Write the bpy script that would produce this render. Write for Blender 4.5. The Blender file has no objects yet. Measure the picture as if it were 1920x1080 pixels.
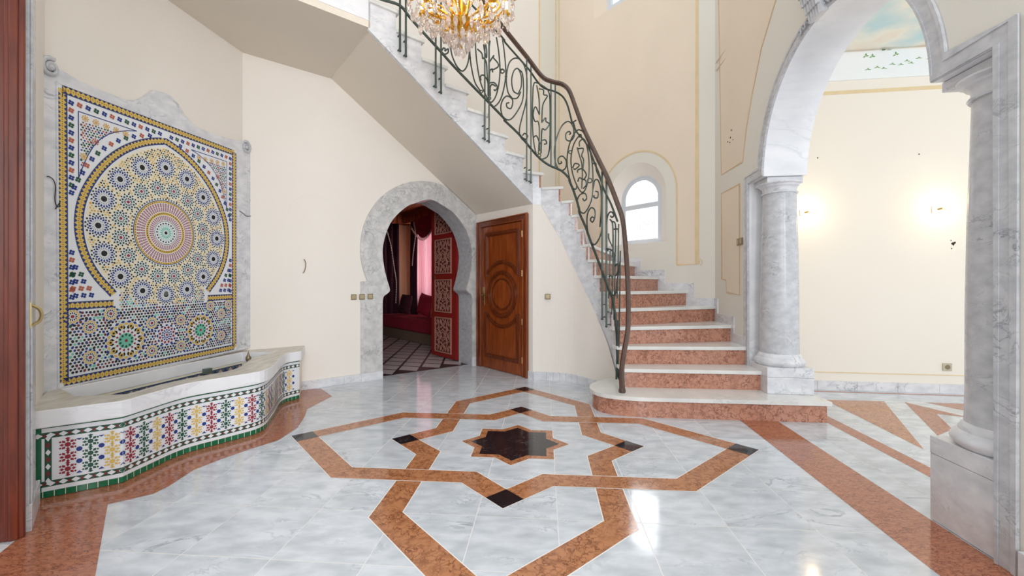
import bpy, bmesh, math, random
from mathutils import Vector
from mathutils.geometry import tessellate_polygon
random.seed(7)
S = bpy.context.scene
# ---------------------------------------------------------------- camera, sky, lights, exposure
FPX, CXP, CYP, CAMH = 800.0, 955.0, 534.0, 1.2
cam = bpy.data.cameras.new('camera'); co = bpy.data.objects.new('camera', cam); S.collection.objects.link(co)
co.location = (0, 0, CAMH); co.rotation_euler = (math.pi/2, 0, 0)
cam.lens = FPX/1920*36; cam.sensor_width = 36; cam.shift_x = (960-CXP)/1920; cam.shift_y = (CYP-540)/1920
cam.clip_start = .02
S.camera = co
W = bpy.data.worlds.new('sky'); S.world = W; W.use_nodes = True
bg = W.node_tree.nodes['Background']; bg.inputs[0].default_value = (.90, .95, 1.0, 1); bg.inputs[1].default_value = 1.0
vs = S.view_settings; vs.view_transform = 'Standard'; vs.look = 'None'; vs.gamma = 1; vs.use_curve_mapping = False
vs.exposure = 0.38
def light(name, kind, loc, energy, color=(1,1,1), size=.1, rot=(0,0,0), sy=None):
    l = bpy.data.lights.new(name, kind); l.energy = energy; l.color = color
    if kind == 'AREA':
        l.size = size
        if sy: l.shape = 'RECTANGLE'; l.size_y = sy
    elif kind == 'SUN': l.angle = size
    else: l.shadow_soft_size = size
    o = bpy.data.objects.new(name, l); S.collection.objects.link(o); o.location = loc; o.rotation_euler = rot
    return o

import math as _m
def aim(name, loc, to, energy, color, sx, sy):
    o = light(name, 'AREA', loc, energy, color, sx, (0,0,0), sy)
    o.rotation_euler = (Vector(to)-Vector(loc)).to_track_quat('-Z', 'Y').to_euler(); return o
aim('rear_fill', (1.6, -3.6, 2.6), (-2.2, 4.2, 1.6), 285, (.92,.95,1), 3.2, 3.0)  # added fill lamp behind the camera, brightens the left walls
aim('stair_window_daylight', (1.86+.775*.85, 6.25+.632*.85, 2.4), (.6, 3.4, 1.0), 45, (.95,.98,1), 1.1, 1.5)
aim('side_room_daylight_fill', (7.6, 1.0, 1.9), (2.6, 4.2, 1.7), 6, (1,.985,.96), 2.2, 2.6)  # added area lamp out of view, daylight fill for side room and arch
# ---------------------------------------------------------------- materials
M = {}
def newmat(name):
    m = bpy.data.materials.new(name); m.use_nodes = True; M[name] = m
    nt = m.node_tree; return m, nt, nt.nodes['Principled BSDF']
def srgb(r, g, b):
    f = lambda c: (c/255)/12.92 if c/255 <= .04045 else ((c/255+.055)/1.055)**2.4
    return (f(r), f(g), f(b), 1)
def plain(name, c, rough=.5, metal=0, spec=.5, emit=None, es=0, bump=0, bscale=40, trans=0, var=0, vscale=3):
    m, nt, p = newmat(name)
    p.inputs['Base Color'].default_value = c; p.inputs['Roughness'].default_value = rough
    p.inputs['Metallic'].default_value = metal; p.inputs['Specular IOR Level'].default_value = spec
    if trans: p.inputs['Transmission Weight'].default_value = trans
    if emit: p.inputs['Emission Color'].default_value = emit; p.inputs['Emission Strength'].default_value = es
    if var or bump:
        tc = nt.nodes.new('ShaderNodeTexCoord')
    if var:
        n = nt.nodes.new('ShaderNodeTexNoise'); n.inputs['Scale'].default_value = vscale; n.inputs['Detail'].default_value = 6
        nt.links.new(tc.outputs['Object'], n.inputs['Vector'])
        mx = nt.nodes.new('ShaderNodeMix'); mx.data_type = 'RGBA'
        mx.inputs[6].default_value = tuple(x*(1-var) for x in c[:3])+(1,); mx.inputs[7].default_value = tuple(min(1, x*(1+var)) for x in c[:3])+(1,)
        nt.links.new(n.outputs['Fac'], mx.inputs[0]); nt.links.new(mx.outputs[2], p.inputs['Base Color'])
    if bump:
        n = nt.nodes.new('ShaderNodeTexNoise'); n.inputs['Scale'].default_value = bscale; n.inputs['Detail'].default_value = 4
        nt.links.new(tc.outputs['Object'], n.inputs['Vector'])
        b = nt.nodes.new('ShaderNodeBump'); b.inputs['Strength'].default_value = bump; b.inputs['Distance'].default_value = .01
        nt.links.new(n.outputs['Fac'], b.inputs['Height']); nt.links.new(b.outputs[0], p.inputs['Normal'])
    return m
def marble(name, base, vein, scale=1.5, rough=.25, amount=.8, cloud=.06, tiles=False, stretch=(1,1,1), rot=(0,0,0), thin=.035):
    m, nt, p = newmat(name); N = nt.nodes.new; L = nt.links.new
    tc = N('ShaderNodeTexCoord'); mp = N('ShaderNodeMapping'); mp.inputs['Scale'].default_value = stretch; mp.inputs['Rotation'].default_value = rot
    L(tc.outputs['Object'], mp.inputs[0]); vec = mp.outputs[0]
    if tiles:
        at = N('ShaderNodeAttribute'); at.attribute_name = 'tv'
        sc = N('ShaderNodeVectorMath'); sc.operation = 'SCALE'; sc.inputs['Scale'].default_value = 30; L(at.outputs['Color'], sc.inputs[0])
        ad = N('ShaderNodeVectorMath'); ad.operation = 'ADD'; L(vec, ad.inputs[0]); L(sc.outputs[0], ad.inputs[1]); vec = ad.outputs[0]
    n1 = N('ShaderNodeTexNoise'); n1.inputs['Scale'].default_value = scale; n1.inputs['Detail'].default_value = 9; n1.inputs['Roughness'].default_value = .62; n1.inputs['Distortion'].default_value = 1.2
    L(vec, n1.inputs['Vector'])
    s = N('ShaderNodeMath'); s.operation = 'SUBTRACT'; s.inputs[1].default_value = .5; L(n1.outputs['Fac'], s.inputs[0])
    a = N('ShaderNodeMath'); a.operation = 'ABSOLUTE'; L(s.outputs[0], a.inputs[0])
    r = N('ShaderNodeMapRange'); r.inputs[1].default_value = 0; r.inputs[2].default_value = thin; r.inputs[3].default_value = 1; r.inputs[4].default_value = 0; L(a.outputs[0], r.inputs[0])
    n2 = N('ShaderNodeTexNoise'); n2.inputs['Scale'].default_value = scale*.7; n2.inputs['Detail'].default_value = 3; L(vec, n2.inputs['Vector'])
    r2 = N('ShaderNodeMapRange'); r2.inputs[1].default_value = .42; r2.inputs[2].default_value = .7; L(n2.outputs['Fac'], r2.inputs[0])
    mu = N('ShaderNodeMath'); mu.operation = 'MULTIPLY'; L(r.outputs[0], mu.inputs[0]); L(r2.outputs[0], mu.inputs[1])
    mu2 = N('ShaderNodeMath'); mu2.operation = 'MULTIPLY'; mu2.inputs[1].default_value = amount; L(mu.outputs[0], mu2.inputs[0])
    n3 = N('ShaderNodeTexNoise'); n3.inputs['Scale'].default_value = scale*2.2; n3.inputs['Detail'].default_value = 7; L(vec, n3.inputs['Vector'])
    cr = N('ShaderNodeMapRange'); cr.inputs[1].default_value = .35; cr.inputs[2].default_value = .75; cr.inputs[3].default_value = 0; cr.inputs[4].default_value = cloud*5; L(n3.outputs['Fac'], cr.inputs[0])
    mxm = N('ShaderNodeMath'); mxm.operation = 'MAXIMUM'; L(mu2.outputs[0], mxm.inputs[0]); L(cr.outputs[0], mxm.inputs[1])
    mx = N('ShaderNodeMix'); mx.data_type = 'RGBA'; mx.inputs[6].default_value = base; mx.inputs[7].default_value = vein; L(mxm.outputs[0], mx.inputs[0])
    out = mx.outputs[2]
    if tiles:
        hv = N('ShaderNodeHueSaturation'); sx = N('ShaderNodeSeparateColor'); L(at.outputs['Color'], sx.inputs[0])
        rr = N('ShaderNodeMapRange'); rr.inputs[3].default_value = .95; rr.inputs[4].default_value = 1.02; L(sx.outputs[0], rr.inputs[0])
        L(rr.outputs[0], hv.inputs['Value']); L(out, hv.inputs['Color']); out = hv.outputs[0]
    L(out, p.inputs['Base Color']); p.inputs['Roughness'].default_value = rough
    return m
def rosso(name, base, dark, scale=9, rough=.2, stretch=(1,1,1), rot=(0,0,0), edge=.05):
    m, nt, p = newmat(name); N = nt.nodes.new; L = nt.links.new
    tc = N('ShaderNodeTexCoord'); mp = N('ShaderNodeMapping'); mp.inputs['Scale'].default_value = stretch; mp.inputs['Rotation'].default_value = rot
    L(tc.outputs['Object'], mp.inputs[0])
    n0 = N('ShaderNodeTexNoise'); n0.inputs['Scale'].default_value = scale*1.4; n0.inputs['Detail'].default_value = 5; L(mp.outputs[0], n0.inputs['Vector'])
    sc = N('ShaderNodeVectorMath'); sc.operation = 'SCALE'; sc.inputs['Scale'].default_value = .26*9/scale; L(n0.outputs['Color'], sc.inputs[0])
    ad = N('ShaderNodeVectorMath'); ad.operation = 'ADD'; L(mp.outputs[0], ad.inputs[0]); L(sc.outputs[0], ad.inputs[1])
    v = N('ShaderNodeTexVoronoi'); v.feature = 'DISTANCE_TO_EDGE'; v.inputs['Scale'].default_value = scale*1.5; L(ad.outputs[0], v.inputs['Vector'])
    r = N('ShaderNodeMapRange'); r.inputs[1].default_value = 0; r.inputs[2].default_value = edge*1.6; r.inputs[3].default_value = 1; r.inputs[4].default_value = 0; L(v.outputs['Distance'], r.inputs[0])
    n2 = N('ShaderNodeTexNoise'); n2.inputs['Scale'].default_value = scale*.8; n2.inputs['Detail'].default_value = 5; L(mp.outputs[0], n2.inputs['Vector'])
    r2 = N('ShaderNodeMapRange'); r2.inputs[1].default_value = .28; r2.inputs[2].default_value = .52; L(n2.outputs['Fac'], r2.inputs[0])
    mu = N('ShaderNodeMath'); mu.operation = 'MULTIPLY'; L(r.outputs[0], mu.inputs[0]); L(r2.outputs[0], mu.inputs[1])
    n3 = N('ShaderNodeTexNoise'); n3.inputs['Scale'].default_value = scale*2.5; n3.inputs['Detail'].default_value = 8; L(mp.outputs[0], n3.inputs['Vector'])
    r3 = N('ShaderNodeMapRange'); r3.inputs[1].default_value = .48; r3.inputs[2].default_value = .72; r3.inputs[4].default_value = .65; L(n3.outputs['Fac'], r3.inputs[0])
    mm = N('ShaderNodeMath'); mm.operation = 'MAXIMUM'; L(mu.outputs[0], mm.inputs[0]); L(r3.outputs[0], mm.inputs[1])
    mx = N('ShaderNodeMix'); mx.data_type = 'RGBA'; mx.inputs[6].default_value = base; mx.inputs[7].default_value = dark; L(mm.outputs[0], mx.inputs[0])
    L(mx.outputs[2], p.inputs['Base Color']); p.inputs['Roughness'].default_value = rough
    return m
def wood(name, c1, c2, rough=.3, scale=(14,14,1.2)):
    m, nt, p = newmat(name); N = nt.nodes.new; L = nt.links.new
    tc = N('ShaderNodeTexCoord'); mp = N('ShaderNodeMapping'); mp.inputs['Scale'].default_value = scale; L(tc.outputs['Object'], mp.inputs[0])
    n = N('ShaderNodeTexNoise'); n.inputs['Scale'].default_value = 2.5; n.inputs['Detail'].default_value = 8; n.inputs['Distortion'].default_value = .8; L(mp.outputs[0], n.inputs['Vector'])
    r = N('ShaderNodeMapRange'); r.inputs[1].default_value = .3; r.inputs[2].default_value = .7; L(n.outputs['Fac'], r.inputs[0])
    mx = N('ShaderNodeMix'); mx.data_type = 'RGBA'; mx.inputs[6].default_value = c1; mx.inputs[7].default_value = c2; L(r.outputs[0], mx.inputs[0])
    L(mx.outputs[2], p.inputs['Base Color']); p.inputs['Roughness'].default_value = rough; p.inputs['Coat Weight'].default_value = .3
    return m
plain('plaster', srgb(238,231,222), .75, bump=.15, bscale=25, var=.03, vscale=1.5, spec=.2)
plain('plaster_band', srgb(228,224,214), .75, bump=.1, bscale=25, var=.03, vscale=1.5, spec=.2)
plain('plaster_peach', srgb(234,219,200), .8, bump=.2, bscale=20, var=.05, vscale=1.8, spec=.2)
plain('paint_ochre', srgb(226,204,164), .8, var=.12, vscale=8, spec=.2)
plain('paint_sand', srgb(214,186,150), .8, var=.15, vscale=9, spec=.2)
plain('soffit_plaster', srgb(226,216,202), .8, bump=.2, bscale=25, var=.03, vscale=2, spec=.2)
plain('side_room_plaster', srgb(238,230,218), .8, var=.02, vscale=1, spec=.2)
plain('white_paint', srgb(238,240,240), .4)
plain('window_white', srgb(214,220,226), .3)
marble('floor_marble', srgb(222,227,233), srgb(140,150,158), 2.8, .10, .85, .11, tiles=True, stretch=(1,2.2,1), rot=(0,0,.5))
marble('grout', srgb(240,238,235), srgb(210,208,205), 2, .35, .2, .02)
marble('carrara', srgb(230,230,233), srgb(128,134,144), 4.2, .3, .85, .07, stretch=(1,1,1.6), rot=(.5,.4,0))
marble('carrara_grey', srgb(206,207,210), srgb(112,116,126), 6.0, .25, .75, .07, stretch=(1,1,1.5), rot=(.6,.3,.2))
marble('carrara_white', srgb(242,242,244), srgb(170,175,184), 1.6, .3, .5, .05, stretch=(1,1,1.6), rot=(.5,.4,0))
marble('tread_marble', srgb(232,231,226), srgb(170,174,178), 2.0, .2, .5, .06)
marble('coping_marble', srgb(224,217,205), srgb(150,146,138), 3.0, .35, .6, .14, stretch=(3,.8,3))
marble('black_marble', srgb(28,28,34), srgb(225,225,225), 6, .08, .8, 0, thin=.0025)
marble('carrara_warm', srgb(215,213,210), srgb(112,116,120), 5.5, .3, .9, .08, thin=.05)
rosso('rosso', srgb(190,130,90), srgb(116,66,40), 9, .12, edge=.05)
rosso('rosso_edge', srgb(182,116,84), srgb(110,56,40), 11, .12, stretch=(1,2.4,1), rot=(0,0,-.5), edge=.06)
rosso('rosso_riser', srgb(196,142,118), srgb(124,76,62), 9, .25, edge=.05)
wood('mahogany', srgb(164,82,34), srgb(112,48,16), .28)
wood('mahogany_dark', srgb(126,60,26), srgb(82,34,14), .3)
wood('mahogany_red', srgb(122,50,26), srgb(80,28,14), .3)
plain('iron_green', srgb(80,90,84), .45, .6, var=.35, vscale=14)
wood('rail_brown', srgb(98,72,58), srgb(66,48,42), .35)
plain('gold', srgb(232,178,62), .22, 1)
plain('brass', srgb(190,170,120), .3, 1)
plain('switch_bronze', srgb(176,160,128), .4, .5)
plain('switch_dark', srgb(140,124,96), .4, .5)
plain('dark_hole', srgb(52,42,36), .9)
plain('cable_black', srgb(30,30,32), .5)
plain('cable_white', srgb(214,206,192), .5)
plain('crystal', srgb(246,236,230), .04, 0, .8, trans=.75)
plain('bulb', srgb(255,225,170), .5, emit=(1,.80,.5,1), es=5)
plain('velvet_red', srgb(150,24,48), .9, bump=.6, bscale=14, var=.45, vscale=9)
plain('velvet_dark', srgb(62,16,34), .9, var=.4, vscale=12)
plain('velvet_cushion', srgb(172,30,58), .85, bump=.4, bscale=20, var=.4, vscale=16)
plain('tassel', srgb(214,190,176), .7)
plain('salon_wall', srgb(222,168,134), .8)
plain('salon_cornice', srgb(148,70,40), .6)
plain('sofa_base', srgb(120,100,84), .8, var=.35, vscale=30)
plain('carved_red', srgb(150,34,28), .5)
plain('carved_ground', srgb(110,44,34), .7)
plain('carved_strap', srgb(186,136,120), .7)
plain('lattice_dark', srgb(58,48,50), .4)
plain('lattice_tile', srgb(208,200,200), .3)
plain('socket_beige', srgb(190,180,160), .5)
plain('engraving', srgb(140,143,148), .7)
plain('ivy', srgb(120,160,90), .8); plain('ivy_dark', srgb(90,120,80), .8)
plain('t_white', srgb(232,234,238), .25); plain('t_cream', srgb(236,228,204), .3)
plain('t_yellow', srgb(220,186,96), .3); plain('t_ochre', srgb(214,164,60), .3); plain('t_blue', srgb(36,58,112), .3)
plain('t_cobalt', srgb(30,56,132), .3); plain('t_black', srgb(30,32,34), .3); plain('t_green', srgb(30,84,62), .3)
plain('t_teal', srgb(120,200,176), .3); plain('t_red', srgb(150,44,58), .3); plain('t_brick', srgb(184,96,72), .3)
plain('t_tile_green', srgb(22,104,70), .15, var=.35, vscale=30); plain('t_grey', srgb(96,106,102), .3); plain('t_maroon', srgb(118,50,52), .3)
plain('t_lav', srgb(196,170,176), .3)
# translucent sheer curtain and pane
m, nt, p = newmat('sheer_pink')
tr = nt.nodes.new('ShaderNodeBsdfTranslucent'); tr.inputs[0].default_value = (.98,.56,.64,1)
df = nt.nodes.new('ShaderNodeBsdfTransparent'); df.inputs[0].default_value = (1,.72,.78,1)
ms = nt.nodes.new('ShaderNodeMixShader'); ms.inputs[0].default_value = .35
nt.links.new(tr.outputs[0], ms.inputs[1]); nt.links.new(df.outputs[0], ms.inputs[2]); nt.links.new(ms.outputs[0], nt.nodes['Material Output'].inputs[0])
m, nt, p = newmat('pane')
gl = nt.nodes.new('ShaderNodeBsdfGlossy'); gl.inputs['Roughness'].default_value = .02
tp = nt.nodes.new('ShaderNodeBsdfTransparent')
ms = nt.nodes.new('ShaderNodeMixShader'); ms.inputs[0].default_value = .06
nt.links.new(tp.outputs[0], ms.inputs[1]); nt.links.new(gl.outputs[0], ms.inputs[2]); nt.links.new(ms.outputs[0], nt.nodes['Material Output'].inputs[0])
# painted sky on the side room ceiling (a mural: its colours are paint)
m, nt, p = newmat('ceiling_mural')
tc = nt.nodes.new('ShaderNodeTexCoord'); n = nt.nodes.new('ShaderNodeTexNoise'); n.inputs['Scale'].default_value = 1.3; n.inputs['Detail'].default_value = 5
nt.links.new(tc.outputs['Object'], n.inputs['Vector'])
cr = nt.nodes.new('ShaderNodeValToRGB'); e = cr.color_ramp.elements
e[0].position = .34; e[0].color = srgb(196,222,228); e[1].position = .68; e[1].color = srgb(240,206,182)
x = e.new(.5); x.color = srgb(240,238,226)
nt.links.new(n.outputs['Fac'], cr.inputs[0]); nt.links.new(cr.outputs[0], p.inputs['Base Color']); p.inputs['Roughness'].default_value = .9

# ---------------------------------------------------------------- mesh helpers
ORG = {}
class MB:
    def __init__(s): s.v = []; s.f = []
    def poly(s, pts, m=0):
        b = len(s.v); s.v += [tuple(p) for p in pts]; s.f.append((tuple(range(b, b+len(pts))), m))
    def faces(s, vs_, fs, m=0):
        b = len(s.v); s.v += [tuple(p) for p in vs_]; s.f += [(tuple(b+i for i in f), m) for f in fs]
    def box(s, f, a0, a1, b0, b1, c0, c1, m=0):
        P = [f(a, b, c) for c in (c0, c1) for b in (b0, b1) for a in (a0, a1)]
        s.faces(P, [(0,1,3,2),(4,6,7,5),(0,4,5,1),(2,3,7,6),(0,2,6,4),(1,5,7,3)], m)
    def prism(s, f, loops, h0, h1, m=0, ms=None, back=True):
        """extrude a 2D outline (with holes) from h0 to h1 through f(a,b,h)"""
        ms = m if ms is None else ms
        flat = [p for l in loops for p in l]
        tris = tessellate_polygon([[Vector((p[0], p[1], 0)) for p in l] for l in loops])
        n = len(flat); V = [f(p[0], p[1], h1) for p in flat]+[f(p[0], p[1], h0) for p in flat]
        b = len(s.v); s.v += [tuple(p) for p in V]
        for t in tris:
            s.f.append((tuple(b+i for i in t), m))
            if back: s.f.append((tuple(b+n+i for i in reversed(t)), m))
        k = 0
        for l in loops:
            L = len(l)
            for i in range(L):
                j = (i+1) % L; s.f.append(((b+k+i, b+k+j, b+n+k+j, b+n+k+i), ms))
            k += L
    def tube(s, pts, r, n=6, m=0, closed=False, sx=1.0, up=None):
        pts = [Vector(p) for p in pts]; L = len(pts)
        if L < 2: return
        rad = r if isinstance(r, (list, tuple)) else [r]*L
        rings = []; prev = None
        for i, p in enumerate(pts):
            a = pts[(i-1) % L] if (closed or i > 0) else p; c = pts[(i+1) % L] if (closed or i < L-1) else p
            t = (c-a)
            if t.length < 1e-9: t = Vector((0,0,1))
            t.normalize()
            if prev is None:
                u = Vector((0,0,1)) if abs(t.z) < .9 else Vector((1,0,0))
                u = (u-t*u.dot(t)).normalized()
            else:
                u = prev-t*prev.dot(t)
                u = u.normalized() if u.length > 1e-6 else Vector((1,0,0))
            prev = u; w = t.cross(u)
            off = math.pi/n if n == 4 else 0
            rings.append([p+(u*math.cos(off+2*math.pi*k/n)+w*math.sin(off+2*math.pi*k/n)*sx)*rad[i] for k in range(n)])
        b = len(s.v); s.v += [tuple(q) for R in rings for q in R]
        for i in range(L if closed else L-1):
            j = (i+1) % L
            for k in range(n):
                s.f.append(((b+i*n+k, b+i*n+(k+1) % n, b+j*n+(k+1) % n, b+j*n+k), m))
        if not closed:
            s.f.append((tuple(b+k for k in reversed(range(n))), m)); s.f.append((tuple(b+(L-1)*n+k for k in range(n)), m))
    def lathe(s, prof, c, n=32, m=0, sx=1, sy=1):
        b = len(s.v)
        for r, z in prof:
            for k in range(n):
                a = 2*math.pi*k/n; s.v.append((c[0]+r*math.cos(a)*sx, c[1]+r*math.sin(a)*sy, c[2]+z))
        for i in range(len(prof)-1):
            for k in range(n):
                s.f.append(((b+i*n+k, b+i*n+(k+1) % n, b+(i+1)*n+(k+1) % n, b+(i+1)*n+k), m))
        s.f.append((tuple(b+k for k in reversed(range(n))), m)); s.f.append((tuple(b+(len(prof)-1)*n+k for k in range(n)), m))
    def ball(s, c, r, m=0, n=10, sz=1):
        s.lathe([(max(1e-4, r*math.sin(math.pi*i/n)), -r*sz*math.cos(math.pi*i/n)) for i in range(n+1)], c, n+4, m)
    def build(s, name, mats, parent=None, smooth=False, bevel=0, tv=False, recalc=True, loc=None):
        org = Vector(ORG[parent.name]) if parent else Vector(loc or (0,0,0))
        me = bpy.data.meshes.new(name)
        me.from_pydata([tuple(Vector(p)-org) for p in s.v], [], [f for f, _ in s.f])
        for i, (_, mi) in enumerate(s.f): me.polygons[i].material_index = mi
        if isinstance(mats, str): mats = [mats]
        for x in mats: me.materials.append(M[x])
        if recalc:
            bm = bmesh.new(); bm.from_mesh(me); bmesh.ops.recalc_face_normals(bm, faces=bm.faces); bm.to_mesh(me); bm.free()
        if smooth:
            for p_ in me.polygons: p_.use_smooth = True
        if tv:
            at = me.color_attributes.new('tv', 'FLOAT_COLOR', 'CORNER')
            for p_ in me.polygons:
                c = (random.random(), random.random(), random.random(), 1)
                for li in p_.loop_indices: at.data[li].color = c
        o = bpy.data.objects.new(name, me); S.collection.objects.link(o)
        if parent: o.parent = parent
        else: o.location = org
        ORG[o.name] = tuple(org)
        if bevel:
            b = o.modifiers.new('bevel', 'BEVEL'); b.width = bevel; b.segments = 2; b.limit_method = 'ANGLE'
        if smooth:
            md = o.modifiers.new('split', 'EDGE_SPLIT'); md.split_angle = math.radians(38)
        return o
def tag(o, label, cat, group=None):
    o['label'] = label; o['category'] = cat
    if group: o['group'] = group
    return o
def thing(name, label, cat, loc, group=None):
    o = bpy.data.objects.new(name, None); S.collection.objects.link(o); o.location = loc; o.empty_display_size = .1
    ORG[o.name] = tuple(loc); return tag(o, label, cat, group)
def struct(o): o['kind'] = 'structure'; return o
def sroot(name, loc):
    o = bpy.data.objects.new(name, None); S.collection.objects.link(o); o.location = loc; o.empty_display_size = .1
    ORG[o.name] = tuple(loc); o['kind'] = 'structure'; return o
def copy_tree(o, dx, parent=None):
    c = o.copy(); S.collection.objects.link(c)
    if parent: c.parent = parent
    else: c.location = Vector(o.location)+Vector(dx)
    for ch in o.children: copy_tree(ch, dx, c)
    return c
def xyz(a, b, c): return (a, b, c)
def unit(v): l = math.hypot(*v); return (v[0]/l, v[1]/l)
class PL:      # vertical plane: s along, z up, h towards the room
    def __init__(s, p0, p1, room):
        s.p = p0; s.d = unit((p1[0]-p0[0], p1[1]-p0[1])); s.L = math.hypot(p1[0]-p0[0], p1[1]-p0[1])
        n = (-s.d[1], s.d[0])
        if n[0]*(room[0]-p0[0])+n[1]*(room[1]-p0[1]) < 0: n = (-n[0], -n[1])
        s.n = n
    def f(s, a, z, h=0): return (s.p[0]+s.d[0]*a+s.n[0]*h, s.p[1]+s.d[1]*a+s.n[1]*h, z)
    def px(s, u, v, h=0):
        r = (u-CXP)/FPX; p = (s.p[0]+s.n[0]*h, s.p[1]+s.n[1]*h)
        t = (r*p[1]-p[0])/(s.d[0]-r*s.d[1]); Y = p[1]+s.d[1]*t
        return (t, CAMH+(CYP-v)/FPX*Y)
def G(u, v, z=0.0):
    Y = FPX*(CAMH-z)/(v-CYP); return ((u-CXP)/FPX*Y, Y)
def catmull(pts, k=8, closed=False):
    P = [Vector(p) for p in pts]; n = len(P); out = []
    if n < 3: return P
    for i in range(n if closed else n-1):
        a = P[i-1] if (i > 0 or closed) else P[0]*2-P[1]; b = P[i]; c = P[(i+1) % n]
        d = P[(i+2) % n] if (i+2 < n or closed) else c*2-b
        for j in range(k):
            t = j/k; out.append(.5*((2*b)+(c-a)*t+(2*a-5*b+4*c-d)*t*t+(3*b-a-3*c+d)*t**3))
    if not closed: out.append(P[-1])
    return out
def arc(cx, cz, r, a0, a1, n, rz=None):
    rz = rz or r
    return [(cx+r*math.cos(math.radians(a0+(a1-a0)*i/n)), cz+rz*math.sin(math.radians(a0+(a1-a0)*i/n))) for i in range(n+1)]
def ribbon(mb, f, pts, w, h0, h1, m=0, closed=False):
    """flat painted or raised strip following a 2D line"""
    n = len(pts); Lf = []; Rt = []
    for i in range(n):
        a = pts[i-1] if (i > 0 or closed) else pts[i]; c = pts[(i+1) % n] if (i < n-1 or closed) else pts[i]
        d = unit((c[0]-a[0] or 1e-9, c[1]-a[1])); q = (-d[1]*w/2, d[0]*w/2)
        if 0 < i < n-1 or closed:
            d1 = unit((pts[i][0]-a[0] or 1e-9, pts[i][1]-a[1])); k = d1[0]*d[0]+d1[1]*d[1]
            k = 1/max(.5, k); q = (q[0]*k, q[1]*k)
        Lf.append((pts[i][0]+q[0], pts[i][1]+q[1])); Rt.append((pts[i][0]-q[0], pts[i][1]-q[1]))
    for i in range(n if closed else n-1):
        j = (i+1) % n; mb.prism(f, [[Lf[i], Lf[j], Rt[j], Rt[i]]], h0, h1, m)

# ---------------------------------------------------------------- plan of the hall
E1 = (.775, .632); E2 = (.632, -.775)
K = (-.501, 6.402)                      # corner: arch wall / door wall
Ec = (.298, 5.41)                       # outer end of the door wall
B12 = (-2.815, 4.55)                    # mosaic wall / arch wall
C01 = (-3.07, 2.82)                     # near left corner
C23 = (K[0]+E1[0]*1.72, K[1]+E1[1]*1.72)
C34 = (2.58, 5.35)
W1 = PL(C01, B12, (0,3)); W2 = PL((-1.625, 5.486), K, (0,3)); WD = PL(K, Ec, (-1,4))
W3 = PL(C34, C23, (0,3)); WHT = 7.6
C4n = (1.861-.135*1.2, -1.2)
W4 = PL(C34, C4n, (0,3)); W4s = lambda Y: (5.35-Y)/(-W4.d[1])
W0 = PL((-2.34, 2.05), C01, (0,3))
RISE = .187
zk = lambda k: RISE*k

# ---------------------------------------------------------------- floor
ROT = math.radians(-4.61); SC = (.0419, 3.2423)
def st(a, b, h=0):
    return (SC[0]+a*math.cos(ROT)-b*math.sin(ROT), SC[1]+a*math.sin(ROT)+b*math.cos(ROT), h)
mb = MB(); T = .42
mb.poly([(-6,-2,-.0004),(9,-2,-.0004),(9,13,-.0004),(-6,13,-.0004)], 1)
mb.poly([(-6,-2,-.1),(9,-2,-.1),(9,13,-.1),(-6,13,-.1)], 1)
g = .0022
for i in range(-10, 16):
    for j in range(-11, 13):
        a0 = i*T-.13; b0 = j*T-.2
        c = st(a0+T/2, b0+T/2)
        if -3.6 < c[0] < 7 and -1.5 < c[1] < 8:
            mb.poly([st(a0+g, b0+g), st(a0+T-g, b0+g), st(a0+T-g, b0+T-g), st(a0+g, b0+T-g)], 0)
Ho = [(1.776,0),(1.10,.68),(.278,.68),(0,.958),(-.278,.68),(-1.10,.68),(-1.776,0),(-1.10,-.68),(-.278,-.68),(0,-.958),(.278,-.68),(1.10,-.68)]
Hi = [(1.553,0),(1.036,.525),(.211,.525),(0,.745),(-.211,.525),(-1.036,.525),(-1.553,0),(-1.036,-.525),(-.211,-.525),(0,-.745),(.211,-.525),(1.036,-.525)]
def flat(loops, h, m):
    fl = [p for l in loops for p in l]
    for t in tessellate_polygon([[Vector((p[0], p[1], 0)) for p in l] for l in loops]): mb.poly([st(*fl[i], h) for i in t], m)
def grow(l, d):
    out = []; n = len(l)
    A = sum(l[i][0]*l[(i+1) % n][1]-l[(i+1) % n][0]*l[i][1] for i in range(n)); sg = 1 if A > 0 else -1
    for i in range(n):
        a, b, c = l[i-1], l[i], l[(i+1) % n]; d1 = unit((b[0]-a[0], b[1]-a[1])); d2 = unit((c[0]-b[0], c[1]-b[1]))
        n1 = (d1[1]*sg, -d1[0]*sg); n2 = (d2[1]*sg, -d2[0]*sg); k = 1+n1[0]*n2[0]+n1[1]*n2[1]
        out.append((b[0]+(n1[0]+n2[0])*d/k, b[1]+(n1[1]+n2[1])*d/k))
    return out
rt = lambda l: [(-y, x) for x, y in l]
for tr_, h in ((rt, .0008), (lambda l: l, .0016)):
    flat([tr_(grow(Ho, .006)), tr_(grow(Hi, -.006))], h-.0003, 1); flat([tr_(Ho), tr_(Hi)], h, 2)
for tr_ in (lambda p: p, lambda p: (-p[1], p[0]), lambda p: (-p[0], -p[1]), lambda p: (p[1], -p[0])):
    flat([[tr_(p) for p in [(1.776,0),(1.664,.1115),(1.553,0),(1.664,-.1115)]]], .0026, 3)
    flat([[tr_(p) for p in [(.958,0),(.8515,.1065),(.745,0),(.8515,-.1065)]]], .0026, 3)
def star8(R): return [((R if i % 2 == 0 else R*.765)*math.cos(math.radians(22.5*i)), (R if i % 2 == 0 else R*.765)*math.sin(math.radians(22.5*i))) for i in range(16)]
flat([star8(.418)], .0006, 1); flat([star8(.409)], .0014, 2); flat([star8(.3357)], .002, 3)
def fl3(pts, h=.0008, m=4):
    for t in tessellate_polygon([[Vector((p[0], p[1], 0)) for p in pts]]): mb.poly([(pts[i][0], pts[i][1], h) for i in t], m)
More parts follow.
